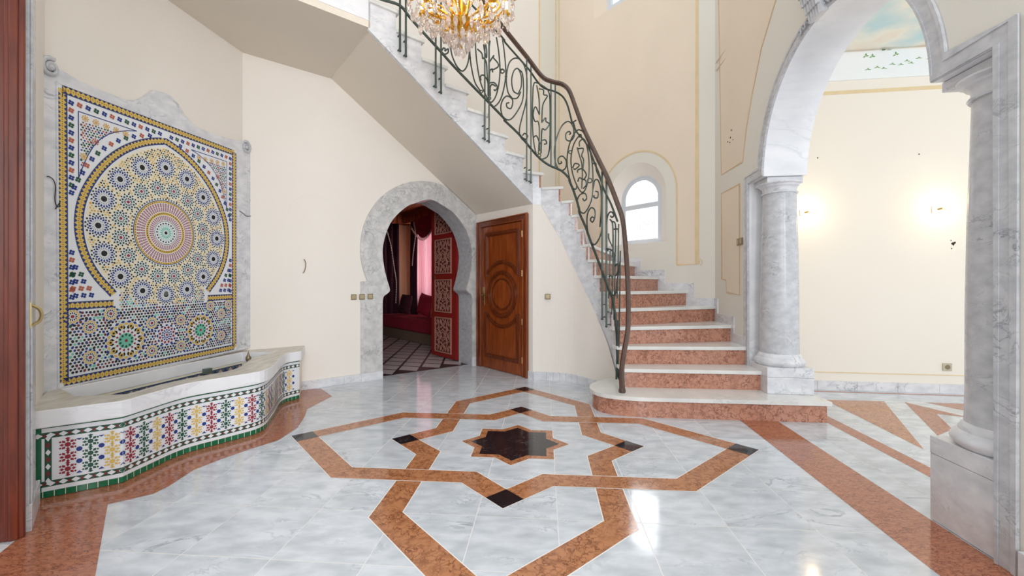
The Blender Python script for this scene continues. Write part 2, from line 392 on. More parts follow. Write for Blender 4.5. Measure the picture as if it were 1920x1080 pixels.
basin_px = [(78.4,937),(135,924),(228,906),(277,882),(346,851),(430,827.6),(488.5,809.4),(510.4,785.7),(528.6,758),(561,747)]
BF = [G(*p) for p in basin_px]
outer_px = [(601.5,728.4),(623,743),(576,767.5),(572,780),(558,802),(521,826),(470,842),(412,862),(364.6,880.5),(317,911.5),(288,926),(202,946),(178.6,1080)]
OC = [G(*p) for p in outer_px]
fl3([(-2.42,4.86), ]+OC+[(-1.2,.2),(-1.55,.2),G(29,1013.5),(-2.36,2.07),(-2.62,2.36),(-2.7,3),(-2.6,4.6)])
bandx = lambda Y, k: k+.133*Y
fl3([(bandx(3.9,1.541),3.9),(bandx(3.9,1.862),3.9),(bandx(-1.2,1.862),-1.2),(bandx(-1.2,1.541),-1.2)])
fl3([(bandx(4.9,2.27),4.9),(bandx(4.9,2.39),4.9),(bandx(0,2.39),0),(bandx(0,2.27),0)])
fl3([G(1546,749.5),G(1657.5,752.5),G(1732.5,843)], m=2)
fl3([G(1696,754),G(1803,779.5),(4.7,3.66),(4.63,3.56),G(1756,776),G(1786,805),G(1758,816.7)], m=4)
fl3([G(1735,754.5),(4.95,4.25),(4.9,3.95),G(1803,769)], m=4)
fl3([(3.0,4.90),(8,4.22),(8,4.17),(3.0,4.85)], h=.001, m=5)
struct(mb.build('floor', ['floor_marble','grout','rosso','black_marble','rosso_edge','rosso_riser'], tv=True, recalc=False))

# ---------------------------------------------------------------- walls
def rect(a0, a1, b0, b1): return [(a0,b0),(a1,b0),(a1,b1),(a0,b1)]
# wall_left: mosaic wall and the near left chamfer
mb = MB(); mb.prism(W1.f, [rect(0, W1.L, 0, WHT)], -.3, 0)
struct(mb.build('wall_left', ['plaster']))
mb = MB(); mb.prism(W0.f, [rect(.0, W0.L, 0, WHT)], -.3, 0); mb.prism(W0.f, [rect(-1.7, 0, 3.2, WHT)], -.3, 0)
mb.prism(W0.f, [rect(-1.7, -1.1, 0, 3.2)], -.3, 0)
struct(mb.build('wall_near_left', ['plaster']))
mb = MB(); mb.prism(W0.f, [rect(-4.2, 1.2, 0, 3.4)], -2.2, -2.0)
struct(mb.build('wall_vestibule', ['plaster']))
# wall_back_left with horseshoe opening
half = [(0,2.38),(.05,2.372),(.12,2.350),(.21,2.312),(.323,2.262),(.40,2.205),(.477,2.135),(.55,2.05),(.60,1.97),(.655,1.83),(.69,1.65),(.675,1.45),(.635,1.28),(.60,1.17),(.595,1.12),(.63,1.085),(.675,1.05),(.69,.99),(.69,0)]
HC = .678
hs = [(HC-a, z) for a, z in reversed(half)]+[(HC+a, z) for a, z in half[1:]]
hsl = catmull([(a, z, 0) for a, z in hs[1:-1]], 4); hsl = [hs[0]]+[(p[0], p[1]) for p in hsl]+[hs[-1]]
mb = MB()
t0 = -1.60; t1 = W2.L
mb.prism(W2.f, [[(t0,0),(hsl[0][0],0)]+hsl[1:-1]+[(hsl[-1][0],0),(t1,0),(t1,WHT),(t0,WHT)]], -.35, 0, 0, 1)
mb.prism(W2.f, [rect(t1, t1+1.72, 2.2, WHT)], -.35, 0)
mb.prism(W2.f, [rect(t1, t1+1.72, 0, 2.2)], -.35, 0)
mb.prism(W2.f, [rect(t1+1.30, t1+1.72, 0, WHT)], 0, .003, 2)
ribbon(mb, W2.f, [(t1+1.30, 2), (t1+1.30, WHT)], .03, 0, .005, 3); ribbon(mb, W2.f, [(t1+1.69, 2), (t1+1.69, WHT)], .03, 0, .005, 3)
for u, v in ((585,362),(640,418)):
    a, z = W2.px(u, v)
    if u == 585: mb.tube([W2.f(*q, .001) for q in arc(a+.02, z-.30, .28, 20, 170, 24)], .0010, 4, 2)
struct(mb.build('wall_back_left', ['plaster','carrara_grey','plaster_band','paint_ochre']))
# wall_under_stair: door wall + the curved wall to the first step
cur = [Ec, (.417,5.41), (.614,5.354), (.786,5.24), (.93,5.05), (1.03,4.88), (1.10,4.70), (1.125,4.52), (1.12,4.30)]
CW = [(p[0], p[1]) for p in catmull([(a, b, 0) for a, b in cur], 5)]
def ratio_pt(path, u):
    r = (u-CXP)/FPX
    for i in range(len(path)-1):
        a, b = path[i], path[i+1]; ra, rb = a[0]-r*a[1], b[0]-r*b[1]
        if ra*rb <= 0 and ra != rb: t = ra/(ra-rb); return (a[0]+(b[0]-a[0])*t, a[1]+(b[1]-a[1])*t)
    e = path[0] if abs(path[0][0]-r*path[0][1]) < abs(path[-1][0]-r*path[-1][1]) else path[-1]
    return e
low_px = [(1000,384),(1019,384),(1029,403),(1058,462),(1086,524),(1117,590),(1140,648),(1155,703)]
LOW = []
for u, v in low_px:
    p = ratio_pt(CW, u); LOW.append((p[0]/p[1], CAMH+(CYP-v)/FPX*p[1]))
def zlow(p):
    r = p[0]/p[1]
    if r <= LOW[0][0]: return LOW[0][1]
    for (a, za), (b, zb) in zip(LOW, LOW[1:]):
        if a <= r <= b: return za+(zb-za)*(r-a)/(b-a)
    return max(.2, LOW[-1][1]-(r-LOW[-1][0])*6)
mb = MB()
sl = .667
SLO = lambda s: 2.225+(-s)*sl     # soffit height along the upper flight (s<=0)
DH = 2.12
mb.prism(WD.f, [[(0,0),(.08,0),(.08,DH),(1.19,DH),(1.19,0),(WD.L,0),(WD.L,2.235),(0,2.26)]], -.12, 0)
n = len(CW)
for i in range(n-1):
    a, b = CW[i], CW[i+1]; za, zb = zlow(a)+.01, zlow(b)+.01
    mb.faces([(a[0],a[1],0),(b[0],b[1],0),(b[0],b[1],zb),(a[0],a[1],za)], [(0,1,2,3)])
struct(mb.build('wall_under_stair', ['plaster'], smooth=True))
# wall_back with windows
WC = 1.16
o1 = [(WC-.49,1.80)]+[(WC-.49,2.49)]+arc(WC,2.49,.49,180,0,24)[1:]+[(WC+.49,1.80)]
o1 = [(WC+.49,1.80)]+arc(WC,2.49,.49,0,180,24)+[(WC-.49,1.80)]
o2 = rect(.36, 1.93, 5.46, 6.6)
mb = MB()
mb.prism(W3.f, [rect(0, W3.L, 0, WHT), o1, o2], -.32, 0, 0, 0)
# painted peach panel, its ochre outline and ring
ring = [(WC-.65,1.47),(WC-.65,2.49)]+arc(WC,2.49,.65,180,0,28)[1:-1]+[(WC+.65,2.49),(WC+.65,1.47)]
pan = [(.232,1.47)]+ring+[(W3.L-.06,1.47),(W3.L-.06,7.4),(.232,7.4)]
o2b = rect(.36,1.93,5.46,6.6)
mb.prism(W3.f, [pan, o2b], 0, .002, 1, 1)
ribbon(mb, W3.f, ring, .024, 0, .004, 2)
ribbon(mb, W3.f, [(WC-.65,1.47),(.232,1.47),(.232,7.4)], .028, 0, .004, 2)
ribbon(mb, W3.f, [(W3.L-.06,1.47),(W3.L-.06,7.4)], .028, 0, .004, 2)
mb.tube([W3.f(.232+.03*math.cos(t*.7)*t/8-.02, 1.50+.03*math.sin(t*.7)*t/8, .004) for t in range(1, 16)], .004, 4, 2)
struct(mb.build('wall_back', ['plaster_band','plaster_peach','paint_ochre']))
# wall_right with the arch
AC = 3.10; AR = .93; SPZ = 2.226
ys = lambda Y: W4s(Y)
jn, jf = ys(1.84), ys(4.35); ac = ys(AC)
op = [(jf,0),(jf,SPZ),(ac-AR*1.009,SPZ)]+arc(ac, SPZ, AR*1.009, 180, 0, 40, AR*1.02)[1:-1]+[(ac+AR*1.009,SPZ),(jn,SPZ),(jn,0)]
mb = MB()
mb.prism(W4.f, [[(0,0)]+op+[(W4.L,0),(W4.L,WHT),(0,WHT)]], -.38, 0, 0, 1)
def w4p(u, v): return W4.px(u, v)
pA = [w4p(1353,328), w4p(1393,303)]+[w4p(u,v) for u,v in ((1400,240),(1412,170),(1428,90),(1455,0),(1490,-90))]+[(ys(3.6),7.2),(.03,7.2)]
pB = [w4p(1353,363), w4p(1387,345), w4p(1387,553), w4p(1363,548), w4p(1362,525), w4p(1354,523)]
for pp in (pA, pB):
    mb.prism(W4.f, [pp], 0, .002, 2); ribbon(mb, W4.f, pp, .018, 0, .004, 3, closed=True)
for u, v, r in ((1372,244,.012),(1370,258,.012),(1375,262,.007),(1365,266,.010),(1369,267,.010)):
    a, z = w4p(u, v); mb.prism(W4.f, [[(a+r*math.cos(t)*(1+.4*(t % 2)), z+r*math.sin(t)*.8) for t in range(6)]], 0, .0045, 4)
struct(mb.build('wall_right', ['plaster_band','carrara_white','plaster_peach','paint_sand','dark_hole']))
# side room beyond the arch
S0 = (2.7, 5.0); W5 = PL((2.9, 4.98), (8.5, 4.98-.136*5.6), (4,3))
mb = MB(); mb.prism(W5.f, [rect(-.3, 5.8, 0, 4.2)], -.2, 0)
def w5(u, v): return W5.px(u, v)
z1 = 3.39
mb.prism(W5.f, [rect(-.3, 5.8, z1-.02, z1+.02)], 0, .004, 1)
mb.prism(W5.f, [rect(-.3, 5.8, 3.52, 3.83)], 0, .02, 2)
mb.prism(W5.f, [rect(-.3, 5.8, .195, .205)], 0, .004, 1)
for u, v in ((1533,296),(1723,289)):
    a, z = w5(u, v); mb.prism(W5.f, [arc(a, z, .007, 0, 330, 8)], 0, .002, 3)
for u, v, r in ((1787,457,.022),(1783,451,.007),(1784,466,.007),(1790,455,.014)):
    a, z = w5(u, v); mb.prism(W5.f, [[(a+r*math.cos(t)*(1 if t % 2 else .6), z+r*math.sin(t)*(1 if t % 2 else .7)) for t in range(6)]], 0, .003, 3)
def leafs(mb, f, c, r, m, flat=1):
    for k in range(3):
        a = math.radians(90+k*100-100+random.uniform(-20,20)); q = (c[0]+r*.6*math.cos(a), c[1]+r*.6*math.sin(a)*flat)
        mb.prism(f, [[(c[0], c[1]), (q[0]+r*.4*math.sin(a), q[1]-r*.3*math.cos(a)*flat), (c[0]+r*1.3*math.cos(a), c[1]+r*1.3*math.sin(a)*flat), (q[0]-r*.4*math.sin(a), q[1]+r*.3*math.cos(a)*flat)]], .02, .022, m)
for u, v in ((1621,107),(1633,108),(1677,104)): leafs(mb, W5.f, w5(u, v), .026, 4)
for u, v in ((1625,132),(1642,128),(1655,130),(1671,122),(1686,123),(1698,116),(1705,120),(1720,111),(1740,112),(1756,108)): leafs(mb, W5.f, w5(u, v), .026, 4, .5)
struct(mb.build('wall_side_room', ['side_room_plaster','paint_ochre','white_paint','dark_hole','ivy']))
mb = MB(); A = W4.f(0,0,-.38)
mb.faces([(2.55,5.3,3.85),(9,4.4,3.85),(8.2,-1.5,3.85),(W4.f(W4.L,0,-.37)[0],-1.2,3.85)], [(0,1,2,3)], 0)
mb.faces([(2.55,5.3,3.95),(9,4.4,3.95),(8.2,-1.5,3.95),(W4.f(W4.L,0,-.37)[0],-1.2,3.95)], [(0,1,2,3)], 0)
for u, v in ((1626,95),(1641,96),(1660,91),(1663,96),(1668,97),(1737,92)):
    Y = FPX*(3.85-CAMH)/(CYP-v); X = (u-CXP)/FPX*Y
    leafs(mb, lambda a, b, h: (a, b, 3.85-h), (X, Y), .05, 1)
struct(mb.build('ceiling', ['ceiling_mural','ivy_dark'], recalc=False))

# ---------------------------------------------------------------- baseboards
def skirt(name, f, a0, a1, h=.095, m='carrara', th=.018):
    mb = MB(); n = max(1, round((a1-a0)/.42)); d = (a1-a0)/n
    for i in range(n): mb.box(f, a0+i*d+.001, a0+(i+1)*d-.001, 0, h, 0, th)
    return struct(mb.build(name, [m], bevel=.003))
skirt('baseboard_left', W2.f, -.985, -.015, th=.03)
skirt('baseboard_near_left', W0.f, .01, .38, h=.13, th=.03)
skirt('baseboard_side_room', W5.f, -.2, 5.6, h=.105)
skirt('baseboard_right', W4.f, ys(1.73), W4.L, h=.12, th=.03)
mb = MB(); acc = []
P = [WD.f(1.195,0)[:2]]+CW
cum = [0]
for a, b in zip(P, P[1:]): cum.append(cum[-1]+math.hypot(b[0]-a[0], b[1]-a[1]))
def at(P, cum, s):
    for i in range(len(P)-1):
        if s <= cum[i+1]:
            t = (s-cum[i])/max(1e-9, cum[i+1]-cum[i]); d = unit((P[i+1][0]-P[i][0], P[i+1][1]-P[i][1]))
            return (P[i][0]+(P[i+1][0]-P[i][0])*t, P[i][1]+(P[i+1][1]-P[i][1])*t), d
    d = unit((P[-1][0]-P[-2][0], P[-1][1]-P[-2][1])); return P[-1], d
s = 0
while s < cum[-1]-.35:
    e_ = s+(.085); (a, da), (b, db) = at(P, cum, s+.001), at(P, cum, e_-.001)
    o = .018
    A2 = (a[0]+da[1]*-o*-1*-1, a[1]+da[0]*o*-1*-1*-1)
    A2 = (a[0]+da[1]*o, a[1]-da[0]*o); B2 = (b[0]+db[1]*o, b[1]-db[0]*o)
    # room side is towards (0.2, 4): pick the matching normal
    if math.hypot(A2[0]-.1, A2[1]-4.2) > math.hypot(a[0]-.1, a[1]-4.2):
        A2 = (a[0]-da[1]*o, a[1]+da[0]*o); B2 = (b[0]-db[1]*o, b[1]+db[0]*o)
    mb.prism(xyz, [[a, b, B2, A2]], 0, .10); s = e_
struct(mb.build('baseboard_stair', ['carrara']))

# ---------------------------------------------------------------- staircase
stair = thing('staircase', 'curved staircase with white marble treads, red-brown marble risers and veined marble stringer', 'staircase', (1.8, 4.2, 0))
on3 = lambda t: W3.f(t, 0)[:2]
on2 = lambda t: W2.f(t1+t, 0)[:2]
onw4 = lambda Y: (1.861+.135*Y, Y)
SL = lambda s: (Ec[0]+E1[0]*s, Ec[1]+E1[1]*s)     # inner line of upper flight (s negative)
I = {1:(1.0,3.88), 2:(1.145,4.22), 3:(1.145,4.45), 4:(1.13,4.58), 5:(1.12,4.68), 6:(1.09,4.78), 7:(1.05,4.87), 8:(.99,4.96), 9:(.93,5.05), 10:(.88,5.12), 11:(.82,5.2), 12:(.757,5.26), 13:(.64,5.34), 14:(.40,5.41)}
O = {1:(2.76,3.707), 2:(2.425,4.105), 3:onw4(4.42), 4:onw4(4.82), 5:on3(.0), 6:on3(.377), 7:on3(.79), 8:on3(1.17), 9:on3(1.6), 10:on3(2.1), 11:on3(2.5), 12:on2(1.55), 13:on2(.95), 14:on2(.38)}
for k in range(15, 23):
    s = -.17-.2785*(k-15); I[k] = SL(s); O[k] = on2(min(.1,s)) if k > 15 else on2(.02)
corner_between = {4: [C34], 11: [C23]}
TH = .035; NO = .028
for k in range(1, 22):
    a, b, c, d = I[k], O[k], O[k+1], I[k+1]
    if k == 1: continue
    fd = unit((b[0]-a[0], b[1]-a[1])); nn = (fd[1], -fd[0])     # towards lower steps
    if nn[0]*(I[k-1][0]-a[0])+nn[1]*(I[k-1][1]-a[1]) < 0 and k < 15: nn = (-nn[0], -nn[1])
    inn = .03
    a2 = (a[0]+nn[0]*NO-fd[0]*inn, a[1]+nn[1]*NO-fd[1]*inn); b2 = (b[0]+nn[0]*NO, b[1]+nn[1]*NO)
    f2 = unit((c[0]-d[0], c[1]-d[1])); d2 = (d[0]-f2[0]*inn, d[1]-f2[1]*inn)
    lp = [a2, b2]+corner_between.get(k, [])+[c, d2]
    m_ = MB(); m_.prism(xyz, [lp], zk(k)-TH, zk(k)); m_.build('tread', ['tread_marble'], stair, bevel=.006)
for k in range(2, 23):
    a, b = I[k], O[k]; fd = unit((b[0]-a[0], b[1]-a[1])); nn = (fd[1], -fd[0])
    if k < 15 and nn[0]*(I[k-1][0]-a[0])+nn[1]*(I[k-1][1]-a[1]) < 0: nn = (-nn[0], -nn[1])
    m_ = MB(); m_.prism(xyz, [[a, b, (b[0]-nn[0]*.02, b[1]-nn[1]*.02), (a[0]-nn[0]*.02, a[1]-nn[1]*.02)]], zk(k-1), zk(k)-TH)
    m_.build('riser', ['rosso_riser'], stair)
# first step with rounded end
r1 = [(2.76,3.707)]+[(1.30,3.845)]
bn = catmull([(1.30,3.85,0),(1.16,3.87,0),(1.02,3.91,0),(.89,3.99,0),(.825,4.12,0),(.83,4.26,0),(.89,4.40,0),(.99,4.52,0),(1.09,4.60,0)], 5)
foot = [(2.76,3.707)]+[(p[0], p[1]) for p in bn]+[(1.2,4.5),(2.40,4.42),(2.84,4.40)]
m_ = MB(); m_.prism(xyz, [foot], 0, zk(1)-TH); m_.build('riser', ['rosso_riser'], stair, smooth=True)
cx_, cy_ = 1.7, 4.15
gf = grow(foot, .028)
m_ = MB(); m_.prism(xyz, [gf], zk(1)-TH, zk(1)); m_.build('tread', ['tread_marble'], stair, bevel=.008)
# stringer
m_ = MB()
def ring_off(p, q, o=.022):
    d = unit((q[0]-p[0], q[1]-p[1])); return (-d[1]*o, d[0]*o)
path = []
for k in range(2, 15):
    path.append((I[k], k))
def strq(a, b, za0, zb0, zt, m=0):
    d = unit((b[0]-a[0], b[1]-a[1])); n_ = (d[1]*.03, -d[0]*.03)
    A = [(a[0],a[1]),(b[0],b[1]),(b[0]+n_[0],b[1]+n_[1]),(a[0]+n_[0],a[1]+n_[1])]
    m_.faces([(A[0][0],A[0][1],za0),(A[1][0],A[1][1],zb0),(A[2][0],A[2][1],zb0),(A[3][0],A[3][1],za0)]+[(q[0],q[1],zt) for q in A],
             [(0,1,2,3),(4,7,6,5),(0,4,5,1),(1,5,6,2),(2,6,7,3),(3,7,4,0)], m)
for k in range(2, 14):
    strq(I[k], I[k+1], zlow(I[k]), zlow(I[k+1]), zk(k)-TH)
strq(I[14], Ec, zlow(I[14]), 2.225, zk(14)-TH)
strq(Ec, I[15], 2.225, SLO(-.17), zk(14)-TH)
for k in range(15, 22):
    s0 = -.17-.2785*(k-15); s1 = s0-.2785
    strq(I[k], I[k+1], SLO(s0), SLO(s1), zk(k)-TH)
m_.build('stringer', ['carrara'], stair)
# soffit
def soff(s, side): 
    p = SL(s) if side else on2(s)
    return (p[0], p[1], SLO(s) if side else 2.25+(-s)*.673)
m_ = MB(); sE = -2.10
IN = lambda p: (p[0]-E2[0]*.031, p[1]-E2[1]*.031, p[2])
q = [IN(soff(0,1)), IN(soff(sE,1)), soff(sE,0), soff(0,0)]
m_.faces([q[0],q[1],q[2],q[3]]+[(a,b,c+.12) for a,b,c in q], [(0,1,2,3),(7,6,5,4),(0,4,5,1),(2,6,7,3),(1,5,6,2),(3,7,4,0)])
m_.build('soffit', ['soffit_plaster'], stair)
# landing slab
i22 = SL(sE); o22 = on2(sE)
land = [i22, o22, B12, C01, (-2.34,2.05), SL(-4.1)]
m_ = MB(); m_.prism(xyz, [land], 3.655, 3.72); m_.build('landing_soffit', ['soffit_plaster'], stair)
m_ = MB(); m_.prism(xyz, [land], 3.722, 4.114); m_.build('landing', ['carrara_white'], stair)
# stepped skirting along outer walls
m_ = MB()
def stepsk(plane, a0, a1, z, zn, last=False):
    lo, hi = min(a0,a1), max(a0,a1)
    m_.box(plane.f, lo, hi, z, z+.10, 0, .015)
    e = hi if a1 > a0 else lo
    m_.box(plane.f, e-.10 if a1 > a0 else e, e if a1 > a0 else e+.10, z+.10, zn+.10, 0, .015)
w3a = {5:0, 6:.377, 7:.79, 8:1.17, 9:1.6, 10:2.1, 11:2.5}
stepsk(W4, ys(4.42), ys(4.82), zk(3), zk(4)); stepsk(W4, ys(4.82), ys(5.33), zk(4), zk(5))
for k in range(5, 11): stepsk(W3, w3a[k], w3a[k+1], zk(k), zk(k+1))
m_.build('skirting', ['carrara'], stair)

# ---------------------------------------------------------------- railing
RP = [SL(s) for s in (-4.2,-2.6,-2.1,0.0)]
RP = [(p[0]+E2[0]*.05, p[1]+E2[1]*.05) for p in RP]+[(.45,5.345),(.60,5.29),(.74,5.19),(.85,5.06),(.94,4.92),(1.00,4.80),(1.06,4.68),(1.12,4.50),(1.15,4.35),(1.165,4.20)]
RPc = RP[:3]+[(p[0], p[1]) for p in catmull([(a, b, 0) for a, b in RP[3:]], 6)]
def rp(u, v):
    p = ratio_pt(RPc, u); return (p[0], p[1], CAMH+(CYP-v)/FPX*p[1])
def cv(kind, pts):
    k = {'A':(700,0,6),'B':(800,60,6),'C':(920,80,4),'D':(1030,200,4.693),'E':(1070,340,4.909),'F':(1100,520,4.5),'P':(0,0,1)}[kind]
    return [(k[0]+x/k[2], k[1]+y/k[2]) for x, y in pts]
rail = thing('stair_railing', 'green wrought iron scroll balustrade with brown handrail climbing the curved marble stair', 'railing', (1.06, 4.01, zk(1)))
def rtube(name, pts, r, mat, n=6, k=6, sx=1):
    c = catmull([(u, v, 0) for u, v in pts], k); m_ = MB(); m_.tube([rp(p[0], p[1]) for p in c], r, n, 0, sx=sx)
    return m_.build(name, [mat], rail, smooth=n > 4)
def pxY(u, v, Y): return ((u-CXP)/FPX*Y, Y, CAMH+(CYP-v)/FPX*Y)
hand = [rp(u, v) for u, v in [(520,-250),(640,-230),(715,-210),(770,-170),(830,-100),(880,-30),(947,56)]+cv('C', [(170,0)][:0])+[(988,107),(1016.5,143.5),(1035.4,153),(1054,158),(1067,170),(1079.5,202),(1095,243),(1120.5,296),(1139,334)]]
hand += [pxY(*q) for q in [(1157,380,4.52),(1168,415,4.38),(1174,477,4.25),(1177.5,543,4.15),(1177.5,613,4.08),(1171,655,4.04),(1166,691,4.02),(1166,736,4.01)]]
m_ = MB(); m_.tube(catmull(hand, 5), .025, 8, 0, sx=1.2); m_.build('handrail', ['rail_brown'], rail, smooth=True)
m_ = MB(); m_.lathe([(.03,0),(.034,.02),(.026,.05),(.024,.12),(.018,.16)], (1.06,4.01,zk(1)), 12); m_.build('newel_foot', ['rail_brown'], rail, smooth=True)
bot = [(540,-70),(640,-40),(700,-8)]+cv('A', [(115,0),(300,62),(410,195),(570,375),(700,515),(960,805)])+cv('B', [(860,960)])+cv('C', [(100,580),(215,690),(340,840),(430,915),(530,960),(590,1020)])+cv('D', [(175,650),(215,745),(260,890),(320,1060)])+cv('E', [(80,290),(180,540),(280,800),(380,1060)])+[(1144,549),(1151,575),(1154.5,600),(1157,645),(1158,680),(1158,711)]
bot.sort(key=lambda p: p[1]); 
rtube('bottom_rail', bot, .014, 'iron_green', 4, 3)
top = [(540,-200),(640,-178),(715,-150),(770,-105),(830,-45),(890,15)]+[(941.7,70)]+cv('C', [(110,0),(215,120),(290,205),(345,285),(400,340),(490,370),(545,410),(580,480),(620,600)])+cv('D', [(200,140),(235,215),(300,290),(350,370),(400,500),(440,600),(480,730),(540,850),(600,1010)])
top = sorted(set(top)); rtube('upper_rail', top, .011, 'iron_green', 4, 3)
def vtop(u):
    best = None
    for a, b in zip(top, top[1:]):
        if a[0] <= u <= b[0]: best = a[1]+(b[1]-a[1])*(u-a[0])/(b[0]-a[0])
    return best
HPX = [(715,-210),(770,-170),(830,-100),(880,-30),(947,56),(988,107),(1016.5,143.5),(1035.4,153),(1054,158),(1067,170),(1079.5,202),(1095,243),(1120.5,296),(1139,334)]
def vhand(u):
    for a, b in zip(HPX, HPX[1:]):
        if a[0] <= u <= b[0]: return a[1]+(b[1]-a[1])*(u-a[0])/(b[0]-a[0])
    return -200
for u, v in ((750,95),(761,105),(817,163),(827,174),(909,261),(917,266),(987.5,338),(995.5,342),(1033,311),(1041,317),(1129,598),(1137,612)):
    p = ratio_pt(RPc, u); zt = CAMH+(CYP-vhand(u))/FPX*p[1]; zb = CAMH+(CYP-v)/FPX*p[1]
    m_ = MB(); m_.tube([(p[0],p[1],zb),(p[0],p[1],zt)], .0125, 4)
    if u not in (1033,1041):
        m_.ball((p[0],p[1],zb), .014)
        d = (.05*E2[0], .05*E2[1]) if u < 1000 else (-.05, -.03)
        m_.tube([(p[0],p[1],zb+.02),(p[0]-d[0],p[1]-d[1],zb+.02)], .008, 4); m_.tube([(p[0],p[1],zb+.16),(p[0]-d[0],p[1]-d[1],zb+.16)], .008, 4)
    m_.build('post', ['iron_green'], rail)
for u, v0_, v1_ in ((1144,470,560),(1150,440,590),(1154,425,600),(1160,420,560),(1163,470,640),(1162,560,700),(1158,600,711)):
    m_ = MB(); m_.tube([rp(u,v0_), rp(u-1,(v0_+v1_)/2), rp(u-3,v1_)], .008, 4); m_.build('bar', ['iron_green'], rail)
SCR = [
 ('B',[(265,40),(275,220),(310,330),(350,400),(400,440),(445,400),(470,320),(482,200),(478,40),(470,-120)]),
 ('B',[(175,205),(190,180),(210,190),(205,212),(240,190),(240,232),(205,250),(180,235)]),
 ('B',[(470,-150),(482,60),(484,220),(500,380),(540,560),(600,660)]),
 ('B',[(545,20),(550,180),(565,350),(600,550),(660,700),(715,790),(770,740),(810,600),(825,430),(812,240),(785,60)]),
 ('B',[(850,60),(875,250),(890,450),(875,600),(830,760),(760,840),(700,805)]),
 ('B',[(570,190),(620,240),(630,300),(635,290),(670,340),(680,480),(690,600),(690,720)]),
 ('B',[(610,545),(605,500),(640,485),(680,540),(695,600)]),
 ('B',[(640,140),(650,210),(672,290),(675,210),(665,140)]),
 ('B',[(712,100),(700,200),(705,340)]),('B',[(705,340),(755,265),(750,290),(800,350),(800,395),(740,430),(745,455)]),
 ('B',[(740,415),(710,440),(705,560)]),('B',[(700,575),(760,570),(795,620),(770,658),(755,645)]),('B',[(715,720),(715,620),(740,590),(775,610)]),
 ('C',[(165,420),(130,370),(118,260),(140,150),(190,115),(240,150),(270,250),(268,420),(235,560),(215,650),(225,710),(275,760)]),
 ('C',[(205,385),(170,360),(158,280),(175,210),(205,195),(228,250),(228,330),(205,385)]),
 ('C',[(205,195),(240,240),(245,400),(215,490),(150,575),(95,560),(75,490),(90,430),(125,400),(165,430),(155,490),(125,487),(118,458),(138,450)]),
 ('C',[(165,420),(200,415),(225,370)]),
 ('C',[(240,695),(255,680),(278,700),(262,725),(245,715)]),
 ('C',[(318,330),(335,298),(400,330),(435,370),(445,480),(440,800),(400,870),(350,850),(322,740),(312,560),(318,330)]),
 ('C',[(345,320),(362,420),(365,540)]),('C',[(365,540),(335,480),(318,540),(332,590),(355,590),(365,640),(365,700),(358,830)]),
 ('C',[(360,345),(395,355),(398,390),(425,400),(390,470),(383,600)]),('C',[(383,600),(412,562),(415,590),(440,610),(410,655),(385,655),(378,830)]),
 ('C',[(320,710),(345,700),(365,750),(368,810)]),('C',[(370,760),(385,735),(410,730),(420,755),(400,762)]),
 ('D',[(215,250),(210,180),(170,130),(110,170),(60,290),(45,400),(55,490),(90,560),(140,545),(150,480),(115,435),(78,455),(82,500),(108,495),(102,482)]),
 ('D',[(215,200),(218,260),(190,300),(150,290),(145,240),(172,218),(188,235),(175,245)]),
 ('D',[(200,140),(235,120)]),
 ('D',[(290,215),(250,205),(200,270),(165,380),(155,500),(175,620),(205,710),(235,725),(240,700)]),
 ('D',[(290,215),(325,260),(355,370),(378,500),(385,700),(370,830),(310,935),(260,905),(245,830),(270,775),(315,765),(330,805),(308,828),(293,808)]),
 ('D',[(290,275),(265,255),(215,330),(190,450),(200,570),(240,690),(290,755),(330,700),(350,580),(345,430),(320,310),(290,275)]),
 ('D',[(245,360),(265,430),(285,500),(290,600),(285,720)]),('D',[(250,370),(300,370),(285,430),(302,470),(295,560)]),
 ('D',[(205,540),(225,500),(265,515),(230,550),(215,545)]),('D',[(250,660),(265,625),(300,640),(325,600),(300,555),(280,545),(250,560),(250,580)]),
 ('D',[(290,640),(320,650),(325,690),(300,720)]),('D',[(265,350),(265,310),(300,285),(320,320)]),
 ('D',[(385,500),(410,500),(415,560),(450,640),(480,720)]),
 ('D',[(385,720),(400,650),(430,650),(455,740),(458,900),(445,1060)]),
 ('D',[(408,745),(430,755),(425,800),(395,800),(392,780)]),
 ('E',[(285,300),(285,450),(255,540),(215,582),(170,520),(150,400),(155,300),(185,245),(220,260),(226,320),(203,375),(182,355),(195,328),(210,335)]),
 ('E',[(330,600),(328,420),(340,320),(370,280),(398,310),(380,332),(368,318)]),
 ('E',[(362,350),(385,390),(390,560),(385,700)]),('E',[(375,370),(410,390),(412,540),(410,700)]),
 ('E',[(348,480),(352,530),(385,600)]),('E',[(330,620),(370,630),(395,660),(393,760),(388,880)]),('E',[(340,640),(345,620)]),
 ('E',[(330,900),(350,980),(395,1050),(420,1010),(432,900),(455,740)]),('E',[(352,880),(370,865),(385,900),(380,960)]),
 ('E',[(400,440),(435,440),(440,470)]),('E',[(410,780),(430,760),(440,820),(415,870)]),
]
for kd, pts in SCR:
    rtube('scroll', cv(kd, pts), .0088, 'iron_green', 5, 4)
for kd, c, r in (('B',(850,440),25),('B',(615,670),15),('B',(705,745),17),('C',(88,215),13),('C',(365,845),12),('D',(270,255),13),('D',(185,400),14),('D',(355,650),20),('B',(485,290),10),('B',(893,500),10)):
    pts = cv(kd, [(c[0]+r*math.cos(t*math.pi/5), c[1]+r*math.sin(t*math.pi/5)) for t in range(10)])
    m_ = MB(); m_.tube([rp(*p) for p in pts], .0065, 5, 0, closed=True); m_.build('ring', ['iron_green'], rail, smooth=True)

